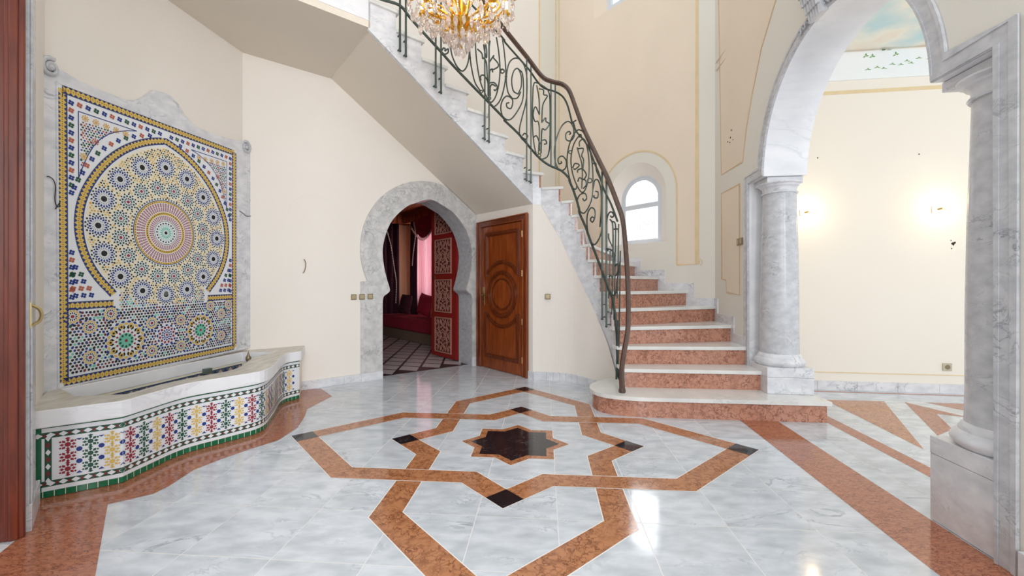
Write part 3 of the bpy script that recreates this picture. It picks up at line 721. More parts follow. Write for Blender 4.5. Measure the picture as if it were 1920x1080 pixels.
#@@PART2
# ---------------------------------------------------------------- horseshoe arch surround
RO = .975
outer = [(-.29,0),(-.29,1.24),(HC-.90,1.24)]+[(HC+RO*math.cos(math.radians(a)), 1.65+RO*math.sin(math.radians(a))) for a in range(204, -25, -4)]+[(HC+.90,1.24),(W2.L-.004,1.24),(W2.L-.004,0)]
soz = lambda t: 2.25+(W2.L-t)*.673-.012
outer = [(min(t, W2.L-.004), min(z, soz(min(t, W2.L-.004)))) for t, z in outer]
ha = thing('horseshoe_arch_surround', 'grey veined marble surround of the horseshoe arch opening, with engraved arabesques', 'arch surround', W2.f(HC,0,.01))
m_ = MB(); m_.prism(W2.f, [hsl+list(reversed(outer))], .001, .022); m_.build('surround', ['carrara_warm'], ha, bevel=.003)
m_ = MB(); m_.prism(W2.f, [rect(W2.L-.092, W2.L-.003, 0, .12)], .022, .04); m_.build('plinth', ['carrara'], ha); m_ = MB(); m_.prism(W2.f, [rect(-.29, -.016, 0, .1)], .022, .04); m_.build('plinth', ['carrara'], ha)
m_ = MB(); Z0 = 1.65
def onring(a, r): return (HC+r*math.cos(math.radians(a)), Z0+r*math.sin(math.radians(a)))
for i, a in enumerate(range(196, -12, -13)):
    for r0, sg in ((.90, 1), (.80, -1), (.86, -1)):
        pts = []
        for k in range(11):
            t = k/10; rr = .10*(1-.75*t); th = sg*(t*5.2)+math.radians(a)+i
            c = onring(a, r0); pts.append((c[0]+rr*math.cos(th), c[1]+rr*math.sin(th)))
        pts = [p for p in pts if p[0] < W2.L-.02 and p[1] < soz(p[0])-.02 and .72 < math.hypot(p[0]-HC, p[1]-Z0) < .96]
        if len(pts) > 2: m_.tube([W2.f(p[0], p[1], .022) for p in pts], .0012, 3)
for e_ in (-.17, .17):
    m_.tube([W2.f(*onring(90+e_*55, .72), .022), W2.f(*onring(90+e_*55, .96), .022)], .0012, 3)
m_.build('engraving', ['engraving'], ha); m_ = MB()
for c_ in (-.14,):
    pts = [(c_+(.10-.006*k)*math.cos(k*.6), 1.13+(.08-.005*k)*math.sin(k*.6)) for k in range(14)]
    pts = [p for p in pts if p[0] < W2.L-.01 and p[0] > -.28]
    if len(pts) > 2: m_.tube([W2.f(p[0], p[1], .022) for p in pts], .0012, 3)
m_.tube([W2.f(-.285,1.24,.022), W2.f(HC-.9,1.24,.022)], .0012, 3)
m_.build('engraving', ['engraving'], ha)

# ---------------------------------------------------------------- door under the stair
d1 = sroot('door_1', WD.f(.63, 0, 0))
fr = [(.07,0),(.07,2.12),(1.19,2.12),(1.19,0)]; fi = [(1.10,0),(1.10,2.035),(.165,2.035),(.165,0)]
m_ = MB(); m_.prism(WD.f, [fr+fi], -.05, .025); m_.build('frame', ['mahogany_dark'], d1, bevel=.006)
m_ = MB(); ribbon(m_, WD.f, [(.075,0),(.075,2.115),(1.185,2.115),(1.185,0)], .022, .025, .04)
ribbon(m_, WD.f, [(.155,0),(.155,2.045),(1.11,2.045),(1.11,0)], .016, .025, .035); m_.build('moulding', ['mahogany'], d1, bevel=.004)
m_ = MB(); m_.box(WD.f, .168, 1.097, .006, 2.032, -.04, .004); m_.build('leaf', ['mahogany'], d1)
cx, cz = .645, 1.07
m_ = MB(); x0, x1, y0, y1 = .275, .99, .19, 1.92
R3 = .445; a_ = math.degrees(math.acos((x1-cx-.01)/R3))
def mould(pts, w, h, closed=False):
    ribbon(m_, WD.f, pts, w, .004, .004+h*.6, 0, closed); ribbon(m_, WD.f, pts, w*.45, .004+h*.6, .004+h, 0, closed)
up = cz+R3*math.sin(math.radians(a_)); dn = cz-R3*math.sin(math.radians(a_))
mould([(x0,up-.04),(x0,y1),(x1,y1),(x1,up-.04)], .05, .024); mould([(x0,dn+.04),(x0,y0),(x1,y0),(x1,dn+.04)], .05, .024)
mould(arc(cx, cz, R3, a_, 180-a_, 24), .05, .024); mould(arc(cx, cz, R3, 180+a_, 360-a_, 24), .05, .024)
mould(arc(cx, cz, .30, 0, 352.5, 47), .055, .03, True); mould(arc(cx, cz, .215, 0, 350, 35), .02, .018, True)
m_.build('panel_moulding', ['mahogany_dark'], d1)
m_ = MB(); m_.prism(WD.f, [arc(cx, cz, .195, 0, 350, 35)], .004, .016); m_.build('round_panel', ['mahogany'], d1, bevel=.006)
m_ = MB(); m_.prism(WD.f, [rect(.19,.222,.905,1.165)], .004, .011); m_.tube([WD.f(.206,1.05,.01), WD.f(.206,1.05,.055), WD.f(.215,1.05,.06), WD.f(.30,1.05,.055)], .008, 8); m_.ball(WD.f(.206,.96,.012), .007)
m_.build('door_handle', ['brass'], d1, smooth=True)
for z in (.22,.72,1.35,1.86):
    m_ = MB(); m_.tube([WD.f(1.10,z-.04,.03), WD.f(1.10,z+.04,.03)], .008, 6); m_.build('hinge', ['brass'], d1)

# ---------------------------------------------------------------- near left wooden door jamb
d3 = sroot('door_3', W0.f(-.02, 0, -.2))
m_ = MB(); m_.box(W0.f, -.03, 0, 0.001, 3.2, -.42, .012); m_.build('frame', ['mahogany_red'], d3)
m_ = MB(); m_.box(W0.f, -.042, -.03, 0.001, 3.2, -.055, .012); m_.box(W0.f, -.052, -.042, 0.001, 3.2, -.040, -.008); m_.build('moulding', ['mahogany_red'], d3, bevel=.005)
m_ = MB(); m_.tube(catmull([W0.f(.035,1.0,.028), W0.f(.035,1.02,.052), W0.f(.035,1.05,.06), W0.f(.035,1.08,.052), W0.f(.035,1.10,.028)],3), .007, 8); m_.prism(W0.f, [rect(.024,.048,.99,1.115)], .0225, .028)
m_.build('door_handle', ['brass'], d3, smooth=True)
m_ = MB(); m_.box(W0.f, .002, .27, 0.13, 3.2, .001, .022); m_.box(W0.f, .03, .09, .13, 3.2, .022, .03)
struct(m_.build('trim_1', ['carrara_grey'], bevel=.003))

# ---------------------------------------------------------------- arch on the right: architrave, keystone, columns
arcI = op
oz = SPZ+.09; oR = AR*1.009+.10
ang = math.degrees(math.asin((oz-SPZ)/oR))
outA = [(ys(4.44),0),(ys(4.44),oz)]+arc(ac, SPZ, oR, 180-ang, ang, 40, oR)+[(ys(1.75),oz),(ys(1.75),0)]
outA = [(a, z if z > 0 else 0) for a, z in outA]
am = thing('arch_architrave', 'grey marble moulding round the tall right-hand arch with a carved keystone', 'arch moulding', W4.f(ac, 0, .01))
m_ = MB(); m_.prism(W4.f, [arcI+list(reversed(outA))], .001, .012); m_.build('architrave', ['carrara_grey'], am, bevel=.003)
m_ = MB(); mid = [(ys(4.43),.0),(ys(4.43),oz-.012)]+arc(ac, SPZ, oR-.01, 180-ang, ang, 40, oR-.01)+[(ys(1.76),oz-.012),(ys(1.76),0)]
ribbon(m_, W4.f, mid, .02, .012, .018); 
inn_ = [(jf+.006 if False else jf-.008,0),(jf-.008,SPZ+.008)]+arc(ac, SPZ, AR*1.009+.010, 179, 1, 40, AR*1.02+.010)+[(jn+.008,SPZ+.008),(jn+.008,0)]
ribbon(m_, W4.f, inn_, .014, .012, .017)
m_.build('moulding', ['carrara_grey'], am)
m_ = MB(); kz0, kz1 = SPZ+AR+.0, SPZ+AR+.62
nst = 10
for i in range(nst):
    t = i/nst; z0_ = kz0+(kz1-kz0)*t; z1_ = kz0+(kz1-kz0)*(t+1/nst); w = .075+.05*t; dp = .045+.11*math.sin(min(1, t*1.3)*math.pi/2)
    for c_ in (-.8, -.4, 0, .4, .8):
        m_.tube([W4.f(ac+c_*w, z0_-.01, dp), W4.f(ac+c_*w*1.05, z1_+.01, dp+.012)], [w*.24, w*.26], 6)
    m_.box(W4.f, ac-w, ac+w, z0_, z1_, .001, dp)
for sx in (-1, 1):
    for k in range(4):
        a0 = ac+sx*(.07+.06*k); zz = SPZ+math.sqrt(max(0, (AR+.05)**2-(a0-ac)**2))
        pts = [(a0+.03*(1-j/9)*math.cos(j*.9)*sx, zz+.03*(1-j/9)*math.sin(j*.9)) for j in range(9)]
        m_.tube([W4.f(p[0], p[1], .03) for p in pts], .008, 5)
m_.build('keystone', ['carrara_grey'], am)
# impost slabs: part of the arch
for (sa, sb) in ((ys(4.35), ys(4.02)), (ys(2.18), ys(1.84))):
    a0, a1 = min(sa, sb), max(sa, sb)
    ww = MB(); ww.box(W4.f, a0+.001, a1-.001, SPZ-.001, SPZ+.0, -.38, -.001)
    m_ = MB(); m_.box(W4.f, a0+.005, a1-.04 if sa < sb and a0 == ys(4.35) else a1-.005, SPZ-.052, SPZ-.002, -.36, -.045); m_.build('impost', ['carrara'], am, bevel=.004)
def column(label, s_c, s0, s1, zb):
    c = W4.f(s_c, zb, -.2)
    t = thing('marble_column', label, 'column', c, 'marble columns of the arch')
    zt = SPZ-.054
    m_ = MB(); m_.box(W4.f, s0, s1, zb, .34, -.405, -.004); m_.build('pedestal', ['carrara'], t, bevel=.003)
    m_ = MB(); m_.box(W4.f, s0, s1, .341, .43, -.407, -.002); m_.build('pedestal_cap', ['carrara'], t, bevel=.004)
    b = (c[0], c[1], 0)
    m_ = MB(); m_.lathe([(.19,.431)]+[(.19+.026*math.sin(math.pi*i/8), .431+.075*i/8) for i in range(9)]+[(.186,.508),(.186,.516),(.178,.53),(.168,.545)], b, 48); m_.build('base', ['carrara'], t, smooth=True)
    m_ = MB(); m_.lathe([(.166,.545),(.163,.7),(.162,1.1),(.156,1.5),(.147,1.8),(.140,zt-.095)], b, 48); m_.build('shaft', ['carrara_grey'], t, smooth=True)
    m_ = MB(); m_.lathe([(.140,zt-.1),(.152,zt-.1),(.157,zt-.092),(.152,zt-.084),(.143,zt-.08),(.143,zt-.055),(.15,zt-.04),(.165,zt-.032),(.17,zt-.02),(.192,zt-.008),(.194,zt)], b, 48); m_.build('capital', ['carrara'], t, smooth=True)
column('grey marble column on the low pedestal standing on the first stair step', ys(4.165), ys(4.345), ys(3.965), zk(1)+.001)
column('nearer marble column on the tall floor pedestal, partly hidden at the right edge', ys(1.985), ys(2.19), ys(1.845), .003)

# ---------------------------------------------------------------- windows
w1_ = sroot('window_1', W3.f(WC, 1.8, -.15))
def arch_ring(m_, f, c, z0, zs, Ro, Ri, h0, h1, b, m=0):
    o_ = [(c+Ro, z0)]+arc(c, zs, Ro, 0, 180, 28)+[(c-Ro, z0)]; i_ = [(c+Ri, z0+b)]+arc(c, zs, Ri, 0, 180, 28)+[(c-Ri, z0+b)]
    m_.prism(f, [o_, i_], h0, h1, m)
m_ = MB(); oo = [(WC+.49,1.80)]+arc(WC,2.49,.49,0,180,28)+[(WC-.49,1.80)]; ii = [(WC+.335,1.803)]+arc(WC+.0,2.47,.335,0,180,28)+[(WC-.335,1.803)]
for i in range(len(oo)):
    j = (i+1) % len(oo); m_.poly([W3.f(*oo[i], 0), W3.f(*oo[j], 0), W3.f(*ii[j], -.15), W3.f(*ii[i], -.15)])
m_.build('reveal', ['plaster'], w1_)
m_ = MB(); arch_ring(m_, W3.f, WC, 1.80, 2.47, .36, .275, -.20, -.15, .07); arch_ring(m_, W3.f, WC, 1.81, 2.47, .345, .325, -.15, -.14, .02)
m_.box(W3.f, WC-.28, WC+.28, 2.33, 2.40, -.2, -.145); m_.build('window_frame', ['window_white'], w1_)
m_ = MB(); m_.prism(W3.f, [[(WC+.28,1.86)]+arc(WC,2.47,.28,0,180,24)+[(WC-.28,1.86)]], -.178, -.172); m_.build('pane', ['pane'], w1_)
m_ = MB(); G1 = lambda a, z: W3.f(a, z, -.27)
for x in (-.2,-.1,0,.1,.2): m_.tube([G1(WC+x,1.8), G1(WC+x,2.45)], .005, 4)
m_.tube([G1(*p) for p in arc(WC,2.45,.22,0,180,20)], .006, 4); m_.tube([G1(WC-.3,2.45), G1(WC+.3,2.45)], .006, 4)
for x in (-.15,-.05,.05,.15):
    for z in (1.95,2.1,2.25):
        m_.tube([G1(WC+x+.045*(1-j/12)*math.cos(j*.8), z+.06*(1-j/12)*math.sin(j*.8)) for j in range(12)], .0045, 4)
for a in range(20, 170, 22):
    cxx, czz = WC+.12*math.cos(math.radians(a)), 2.45+.12*math.sin(math.radians(a))
    m_.tube([G1(cxx+.04*(1-j/12)*math.cos(j*.8), czz+.04*(1-j/12)*math.sin(j*.8)) for j in range(12)], .0045, 4)
m_.build('grille', ['window_white'], w1_)
w2_ = sroot('window_2', W3.f(1.15, 5.46, -.15))
m_ = MB(); oo = rect(.36,1.93,5.46,6.6); ii = rect(.50,1.79,5.55,6.6)
for i in range(4):
    j = (i+1) % 4; m_.poly([W3.f(*oo[i], 0), W3.f(*oo[j], 0), W3.f(*ii[j], -.15), W3.f(*ii[i], -.15)])
m_.build('reveal', ['plaster_peach'], w2_)
m_ = MB(); m_.prism(W3.f, [rect(.48,1.81,5.53,6.62), rect(.58,1.12,5.63,6.55), rect(1.17,1.71,5.63,6.55)], -.2, -.15); m_.build('window_frame', ['window_white'], w2_)
m_ = MB(); m_.prism(W3.f, [rect(.57,1.72,5.62,6.56)], -.178, -.172); m_.build('pane', ['pane'], w2_)

# ---------------------------------------------------------------- mosaic fountain
ft = thing('wall_fountain', 'mosaic wall fountain with marble scroll frame and curved tiled basin on the left wall', 'fountain', (-2.6, 3.4, 0))
HP = .05
c_px = [(107,155),(443,283),(443,655),(110,727)]
cs = [W1.px(u, v, HP) for u, v in c_px]
TL, TR, BR, BL = cs
def MP(s, z, h=0):
    a = (s-.068)/(1.624-.068); b = (z-.51)/(2.575-.51)
    S_ = (BL[0]*(1-a)+BR[0]*a)*(1-b)+(TL[0]*(1-a)+TR[0]*a)*b; Z_ = (BL[1]*(1-a)+BR[1]*a)*(1-b)+(TL[1]*(1-a)+TR[1]*a)*b
    return W1.f(S_, Z_, HP+h)
def fpx(*pts): return [W1.px(u, v, .06) for u, v in pts]
outl = fpx((84,742),(82,112),(92,108),(112,127),(150,150),(200,172),(240,187),(262,188),(278,181),(292,169),(310,173),(326,181),(338,196),(350,216),(368,236),(400,250),(440,262),(458,264),(474,272),(477,292),(475,560),(474,652))
m_ = MB(); m_.prism(W1.f, [outl], .001, .048); m_.build('marble_frame', ['carrara'], ft, bevel=.004)
m_ = MB()
rb = [(.068-.003,.51-.003),(1.627,.51-.003),(1.627,2.578),(.065,2.578)]
fb = [W1.f(*p, .06) for p in ()]
for lp in ([rb[0], rb[1]], [rb[1], rb[2]], [rb[2], rb[3]], [rb[3], rb[0]]):
    m_.tube([MP(*lp[0], .0), MP(*lp[1], .0)], .008, 4)
m_.build('inner_edge', ['carrara'], ft)
for u, v, k in ((95,126,1),(462,276,-1)):
    m_ = MB(); a, z = W1.px(u, v, .06)
    pts = [(a+k*.055*(1-j/26)*math.cos(j*.5+1.2)*1.0, z+.062*(1-j/26)*math.sin(j*.5+1.2)) for j in range(24)]
    m_.tube([W1.f(p[0], p[1], .06) for p in pts], [.016-.0004*j for j in range(24)], 8); m_.ball(W1.f(a, z, .06), .022)
    m_.build('scroll', ['carrara_grey'], ft, smooth=True)
TM = ['t_white','t_cream','t_yellow','t_ochre','t_blue','t_cobalt','t_black','t_green','t_teal','t_red','t_brick','t_tile_green','t_grey','t_maroon','t_lav']
Wh, Cr, Ye, Oc, Bl, Co, Bk, Gr, Te, Re, Br, TG, Gy, Ma, La = range(15)
class Tiles:
    def __init__(s, f): s.mb = MB(); s.f = f
    def pg(s, pts, m, L=1): s.mb.poly([s.f(p[0], p[1], L*.0007) for p in pts], m)
    def dot(s, c, r, m, n=6, L=2, rx=None, rot=0):
        rx = rx or r; cr_, sr_ = math.cos(rot), math.sin(rot)
        s.pg([(c[0]+rx*math.cos(2*math.pi*k/n)*cr_-r*math.sin(2*math.pi*k/n)*sr_, c[1]+rx*math.cos(2*math.pi*k/n)*sr_+r*math.sin(2*math.pi*k/n)*cr_) for k in range(n)], m, L)
    def disc(s, c, r, m, L=1, n=40): s.dot(c, r, m, n, L)
    def kites(s, c, r0, r1, n, w, m, ph=0, L=3, mid=.5):
        for k in range(n):
            a = 2*math.pi*(k+ph)/n; da = math.pi/n*w; rm = r0+(r1-r0)*mid
            P = lambda r, t: (c[0]+r*math.cos(t), c[1]+r*math.sin(t))
            s.pg([P(r0, a), P(rm, a-da), P(r1, a), P(rm, a+da)], m, L)
    def bars(s, c, r0, r1, n, w, m, ph=0, L=3):
        for k in range(n):
            a = 2*math.pi*(k+ph)/n; da = math.pi/n*w; P = lambda r, t: (c[0]+r*math.cos(t), c[1]+r*math.sin(t))
            s.pg([P(r0, a-da), P(r1, a-da), P(r1, a+da), P(r0, a+da)], m, L)
    def line(s, pts, w, m, L=2, closed=False):
        n = len(pts)
        for i in range(n if closed else n-1):
            a, b = pts[i], pts[(i+1) % n]; d = unit((b[0]-a[0] or 1e-9, b[1]-a[1])); q = (-d[1]*w/2, d[0]*w/2)
            s.pg([(a[0]+q[0],a[1]+q[1]),(b[0]+q[0],b[1]+q[1]),(b[0]-q[0],b[1]-q[1]),(a[0]-q[0],a[1]-q[1])], m, L)
    def zig(s, pts, w, pitch, closed=False):
        s.line(pts, w, Ye, 2, closed)
        P_ = list(pts)+([pts[0]] if closed else [])
        cum_ = [0]
        for a, b in zip(P_, P_[1:]): cum_.append(cum_[-1]+math.hypot(b[0]-a[0], b[1]-a[1]))
        n = max(1, round(cum_[-1]/pitch)); p = cum_[-1]/n
        for i in range(n):
            (a, d), (b, _), (c, _) = at(P_, cum_, i*p), at(P_, cum_, (i+.5)*p), at(P_, cum_, (i+1)*p)
            for sg in (-1, 1):
                q = (-d[1]*sg, d[0]*sg)
                s.pg([(a[0]+q[0]*w*.5,a[1]+q[1]*w*.5),(b[0]+q[0]*w*.17,b[1]+q[1]*w*.17),(c[0]+q[0]*w*.5,c[1]+q[1]*w*.5)], Bl, 3)
                s.line([(a[0]+q[0]*w*.55,a[1]+q[1]*w*.55),(c[0]+q[0]*w*.55,c[1]+q[1]*w*.55)], w*.1, Bl, 3)
            s.dot(b, w*.075, Bk, 4, 3, rot=.785); s.dot(a, w*.075, Bk, 4, 3, rot=.785)
tl = Tiles(MP)
tl.pg([(.068,.51),(1.624,.51),(1.624,2.575),(.068,2.575)], Wh, 0)
bw = .05; sA, sB, zA, zB = .068+bw/2+.003, 1.624-bw/2-.003, .51+bw/2+.003, 2.575-bw/2-.003
tl.zig([(sA,zA),(sB,zA),(sB,zB),(sA,zB)], bw, .0305, True)
MC = (.846, 1.64)
def archpath(R, extra):
    pts = []
    for a in range(-128, 309, 4):
        if a > 308: break
        t = math.radians(a); rr = R
        x, y = MC[0]+rr*math.cos(t), MC[1]+rr*math.sin(t)
        if math.sin(t) > 0: y += extra*(math.sin(t)**5)
        pts.append((x, y))
    return pts
Rb = .655
ap = archpath(Rb, .145)
# angles from -128 (=232deg) up over the top to 308 is the long way round: keep -53..233
ap = [(MC[0]+Rb*math.cos(math.radians(a)), MC[1]+Rb*math.sin(math.radians(a))+(.13*max(0, 1-abs(a-90)/62)**1.25)) for a in range(-46, 227, 4)]
ap = [(MC[0]+.425, 1.13), (MC[0]+.44, 1.15)][:1]+ap+[(MC[0]-.425, 1.13)]
tl.disc(MC, Rb-.042, Cr, 1, 64)
topf = [(p[0]+(MC[0]-p[0])*.065, p[1]+(MC[1]-p[1])*.065) for p in ap]
tl.pg(topf, Cr, .5)
tl.zig(ap, bw, .0305)
yb = ap[0][1]-.01
tl.zig([(sA+bw*.5, 1.06),(ap[-1][0], 1.06+.0)], bw*.95, .0305); tl.zig([(ap[0][0], 1.06),(sB-bw*.5, 1.06)], bw*.95, .0305)
# centre medallion
c = MC
tl.disc(c, .292, Wh, 2); tl.dot(c, .014, Bk, 10, 4); tl.kites(c, .018, .062, 16, .85, Te, 0, 3); tl.bars(c, .062, .066, 60, .9, Te, 0, 3)
for k in range(20): a = 2*math.pi*k/20; tl.dot((c[0]+.08*math.cos(a), c[1]+.08*math.sin(a)), .008, Bk, 5, 3)
tl.bars(c, .098, .102, 80, 1.02, Gr, 0, 3); tl.bars(c, .108, .146, 48, .55, Re, 0, 3); tl.bars(c, .114, .140, 48, .22, La, 0, 4)
tl.bars(c, .152, .176, 80, 1.02, Ye, 0, 3)
for k in range(56): a = 2*math.pi*k/56; tl.dot((c[0]+.164*math.cos(a), c[1]+.164*math.sin(a)), .0058, Bk, 5, 4)
tl.bars(c, .182, .215, 64, .6, Re, 0, 3); tl.bars(c, .188, .210, 64, .25, La, 0, 4); tl.bars(c, .219, .250, 64, .6, Re, 0, 3); tl.bars(c, .224, .246, 64, .25, La, 0, 4)
tl.bars(c, .254, .270, 90, 1.02, Ye, 0, 3); tl.bars(c, .271, .277, 90, 1.02, Bl, 0, 3)
for k in range(80): a = 2*math.pi*k/80; tl.dot((c[0]+.262*math.cos(a), c[1]+.262*math.sin(a)), .0045, Bk, 5, 4)
for k in range(72): a = 2*math.pi*k/72; tl.dot((c[0]+.288*math.cos(a), c[1]+.288*math.sin(a)), .0078, [Bk,Gr,Bk][k % 3], 5, 4)
occ = [(c, .297)]
for k in range(16):
    a = 2*math.pi*(k+.5)/16; q = (c[0]+.378*math.cos(a), c[1]+.378*math.sin(a)); occ.append((q, .07))
    tl.disc(q, .062, Wh, 1.5, 20); tl.dot(q, .012, Re, 8, 4); tl.kites(q, .016, .036, 12, .75, [Bk,Gr][k % 2], a*12/6.283, 3); tl.kites(q, .034, .056, 12, .8, Gr, a*12/6.283+.5, 3); tl.kites(q, .052, .070, 12, .5, Bk, a*12/6.283, 3)
for k in range(16):
    a = 2*math.pi*k/16; q = (c[0]+.530*math.cos(a), c[1]+.530*math.sin(a)+(.03 if k == 4 else .02 if k in (3,5) else 0)); occ.append((q, .094))
    tl.disc(q, .088, Wh, 1.5, 28); tl.dot(q, .022, Bk, 12, 4); tl.kites(q, .026, .046, 18, .35, Gy, 0, 3); tl.kites(q, .042, .068, 18, .78, Co, .5, 3, .6); tl.kites(q, .062, .078, 18, .6, Bk, 0, 3)
    for j in range(18):
        b = 2*math.pi*(j+.5)/18; tl.dot((q[0]+.085*math.cos(b), q[1]+.085*math.sin(b)), .0075, Bk, 6, 4)
tl.dot((.846,1.12), .02, Gy, 12, 5)
def inpoly(p, P_):
    r = False; j = len(P_)-1
    for i in range(len(P_)):
        if (P_[i][1] > p[1]) != (P_[j][1] > p[1]) and p[0] < (P_[j][0]-P_[i][0])*(p[1]-P_[i][1])/(P_[j][1]-P_[i][1])+P_[i][0]: r = not r
        j = i
    return r
topin = [(p[0]+(MC[0]-p[0])*.085, p[1]+(MC[1]-p[1])*.085) for p in ap]
pit = .0205
def fillhex(region, cols, occ_, r=.0072, x0=.1, x1=1.6, y0=.55, y1=2.55, L=2.5):
    j = 0; y = y0
    while y < y1:
        x = x0+(pit/2 if j % 2 else 0); i = 0
        while x < x1:
            p = (x+random.uniform(-.0015,.0015), y+random.uniform(-.0015,.0015))
            if region(p) and all((p[0]-q[0])**2+(p[1]-q[1])**2 > (R_+.004)**2 for q, R_ in occ_):
                rr = r*random.uniform(.85,1.1); tl.dot(p, rr, random.choice(cols), 5, L, rr*random.choice((1,1.0,1.25)), random.choice((0,1.05,2.1)))
            x += pit; i += 1
        y += pit*.87; j += 1
fillhex(lambda p: (inpoly(p, topin) or ((p[0]-MC[0])**2+(p[1]-MC[1])**2 < .602**2)) and p[1] > 1.03, [Bk,Bk,Oc,Oc,Ye,Gr,Bk,Ye], occ)
# lower field
low = [((.513,.765),.155),((1.19,.765),.155),((.852,.765),.092)]
for q, R_ in low[:2]:
    tl.dot(q, .012, Re, 8, 4); tl.disc(q, .060, Te, 1.2, 24); tl.kites(q, .014, .038, 10, .8, Te, 0, 3.5); tl.kites(q, .034, .060, 10, .7, Gr, .5, 3); 
    tl.kites(q, .062, .085, 14, .6, Re, 0, 3)
    for j in range(10):
        b = 2*math.pi*j/10; f_ = (q[0]+.115*math.cos(b), q[1]+.115*math.sin(b)); tl.kites(q, .088, .125, 20, .7, Bk, .5, 3); tl.dot(f_, .017, Ye, 10, 3.6); tl.dot(f_, .010, Bk, 5, 4)
    tl.kites(q, .120, .145, 20, .95, Ye, 0, 3); tl.kites(q, .138, .160, 20, .8, Co, .5, 3)
q = low[2][0]; tl.dot(q, .010, Re, 8, 4); tl.kites(q, .014, .035, 10, .8, Co, 0, 3); tl.kites(q, .033, .052, 12, .8, Co, 0, 3); tl.kites(q, .05, .078, 12, .75, Re, .5, 3); tl.kites(q, .074, .094, 12, .7, Co, 0, 3)
occ2 = list(low)
for qx, qz in ((.26,.90),(.26,.68),(.72,.88),(.985,.88),(.72,.65),(.985,.65),(1.43,.90),(1.43,.68),(.15,.985),(.40,.985),(1.30,.985),(1.52,.985)):
    q = (qx, qz); occ2.append((q, .056)); tl.disc(q, .05, Wh, 1.2, 16); tl.dot(q, .012, Re, 8, 4); tl.kites(q, .016, .034, 12, .75, Bk, 0, 3); tl.kites(q, .030, .052, 12, .95, Ye, .5, 2.8); tl.kites(q, .046, .064, 12, .8, Co, 0, 3)
pit = .025
fillhex(lambda p: .135 < p[0] < 1.558 and .578 < p[1] < 1.022, [Bk,Bk,Co,Ma,Bk,Bl,Gr,Bk,Ma,Te,Bk], occ2, .0102)
pit = .0205
for s0_ in ((.33,.57),(.846,.59),(1.36,.57)): pass
# gap between lower field and disc
fillhex(lambda p: 1.02 <= p[1] < 1.15 and abs(p[0]-.846) < .385 and (p[0]-MC[0])**2+(p[1]-MC[1])**2 > .602**2, [Bk,Bk,Oc,Te,Co], occ, .0078)
# spandrels: little four-petal flowers in chains, small triangles of yellow flowers
def flower(q, m, r=.011):
    for k in range(4):
        a = k*math.pi/2+.5; tl.dot((q[0]+r*1.05*math.cos(a), q[1]+r*1.05*math.sin(a)), r*.85, m, 6, 3)
cyc = [Co,Br,Co,Gr]
for sg in (-1, 1):
    X = (lambda x: x) if sg < 0 else (lambda x: 1.692-x)
    i = 0; z = 1.12
    while z < 2.5:
        if (MC[0]-.148)**2+(z-MC[1])**2 > .725**2: flower((X(.148), z), cyc[i % 4])
        z += .052; i += 1
    x = .20; i = 1
    while x < .80:
        flower((X(x), 2.475), cyc[i % 4]); x += .054; i += 1
    for i, a in enumerate(range(100, 165, 5)):
        r = .725+(.09*max(0, 1-abs(a-90)/62)); flower((X(MC[0]+r*math.cos(math.radians(a))), MC[1]+r*math.sin(math.radians(a))+.0), cyc[i % 4])
    # lower spandrel
    for r_, (z, x1_) in enumerate(((1.13,.30),(1.18,.26),(1.23,.235),(1.28,.21),(1.33,.185))):
        x = .155 if r_ % 2 else .17
        while x < x1_: flower((X(x), z), cyc[(r_) % 4]); x += .05
    # corner triangle
    Tp = [(X(.192),2.425),(X(.62),2.425)]+[(X(MC[0]+.80*math.cos(math.radians(a))), MC[1]+.80*math.sin(math.radians(a))) for a in range(112, 146, 4)]+[(X(.192),2.04)]
    Tp = [(X(.192),2.43),(X(.60),2.43)]+[(X(.60-(.408)*t_-.06*math.sin(math.pi*t_)), 2.43-.47*t_**1.05+.0+.08*math.sin(math.pi*t_)) for t_ in [k/8 for k in range(1, 8)]]+[(X(.192),1.96)]
    tl.line(Tp, .006, Co, 3, True)
    for k in range(5): 
        q = (X(.235+.07*k), 2.395-.004*k); tl.dot(q, .010, Oc, 8, 4); tl.kites(q, .012, .026, 8, .8, Oc, 0, 3)
    ins = lambda p: inpoly(p, Tp) and p[1] < 2.37 and inpoly((p[0]+.012*sg, p[1]+.01), Tp) 
    for q, m1 in (((X(.30),2.25),Br),((X(.225),2.12),Oc)):
        tl.dot(q, .010, m1, 8, 4); tl.kites(q, .012, .028, 8, .8, m1, 0, 3)
    fillhex(ins, [Gr,Co,Br,Gr,Gr,Ma], [((X(.30),2.25),.026),((X(.225),2.12),.026)], .0075, min(X(.19),X(.62)), max(X(.19),X(.62)), 1.95, 2.38)
tl.mb.build('mosaic_panel', TM, ft, recalc=False)
# basin
seg = [(BF[0][0], BF[0][1]), (BF[2][0], BF[2][1])]
cvv = catmull([(a, b, 0) for a, b in BF[2:]], 6)
BP = [(BF[0][0]-.045, BF[0][1]-.012)]+[BF[2]]+[(p[0], p[1]) for p in cvv[1:]]
bc = [0]
for a, b in zip(BP, BP[1:]): bc.append(bc[-1]+math.hypot(b[0]-a[0], b[1]-a[1]))
LB = bc[-1]
def BFn(s, z, h=0):
    (p, d) = at(BP, bc, s); n_ = (d[1], -d[0])
    return (p[0]+n_[0]*h, p[1]+n_[1]*h, z)
def off(path, o):
    out = []
    for i in range(len(path)):
        a = path[max(0, i-1)]; c = path[min(len(path)-1, i+1)]; d = unit((c[0]-a[0], c[1]-a[1])); out.append((path[i][0]+d[1]*o, path[i][1]-d[0]*o))
    return out
wback = W2.px(566, 700)[0]; back = W2.f(wback, 0, 0)[:2]
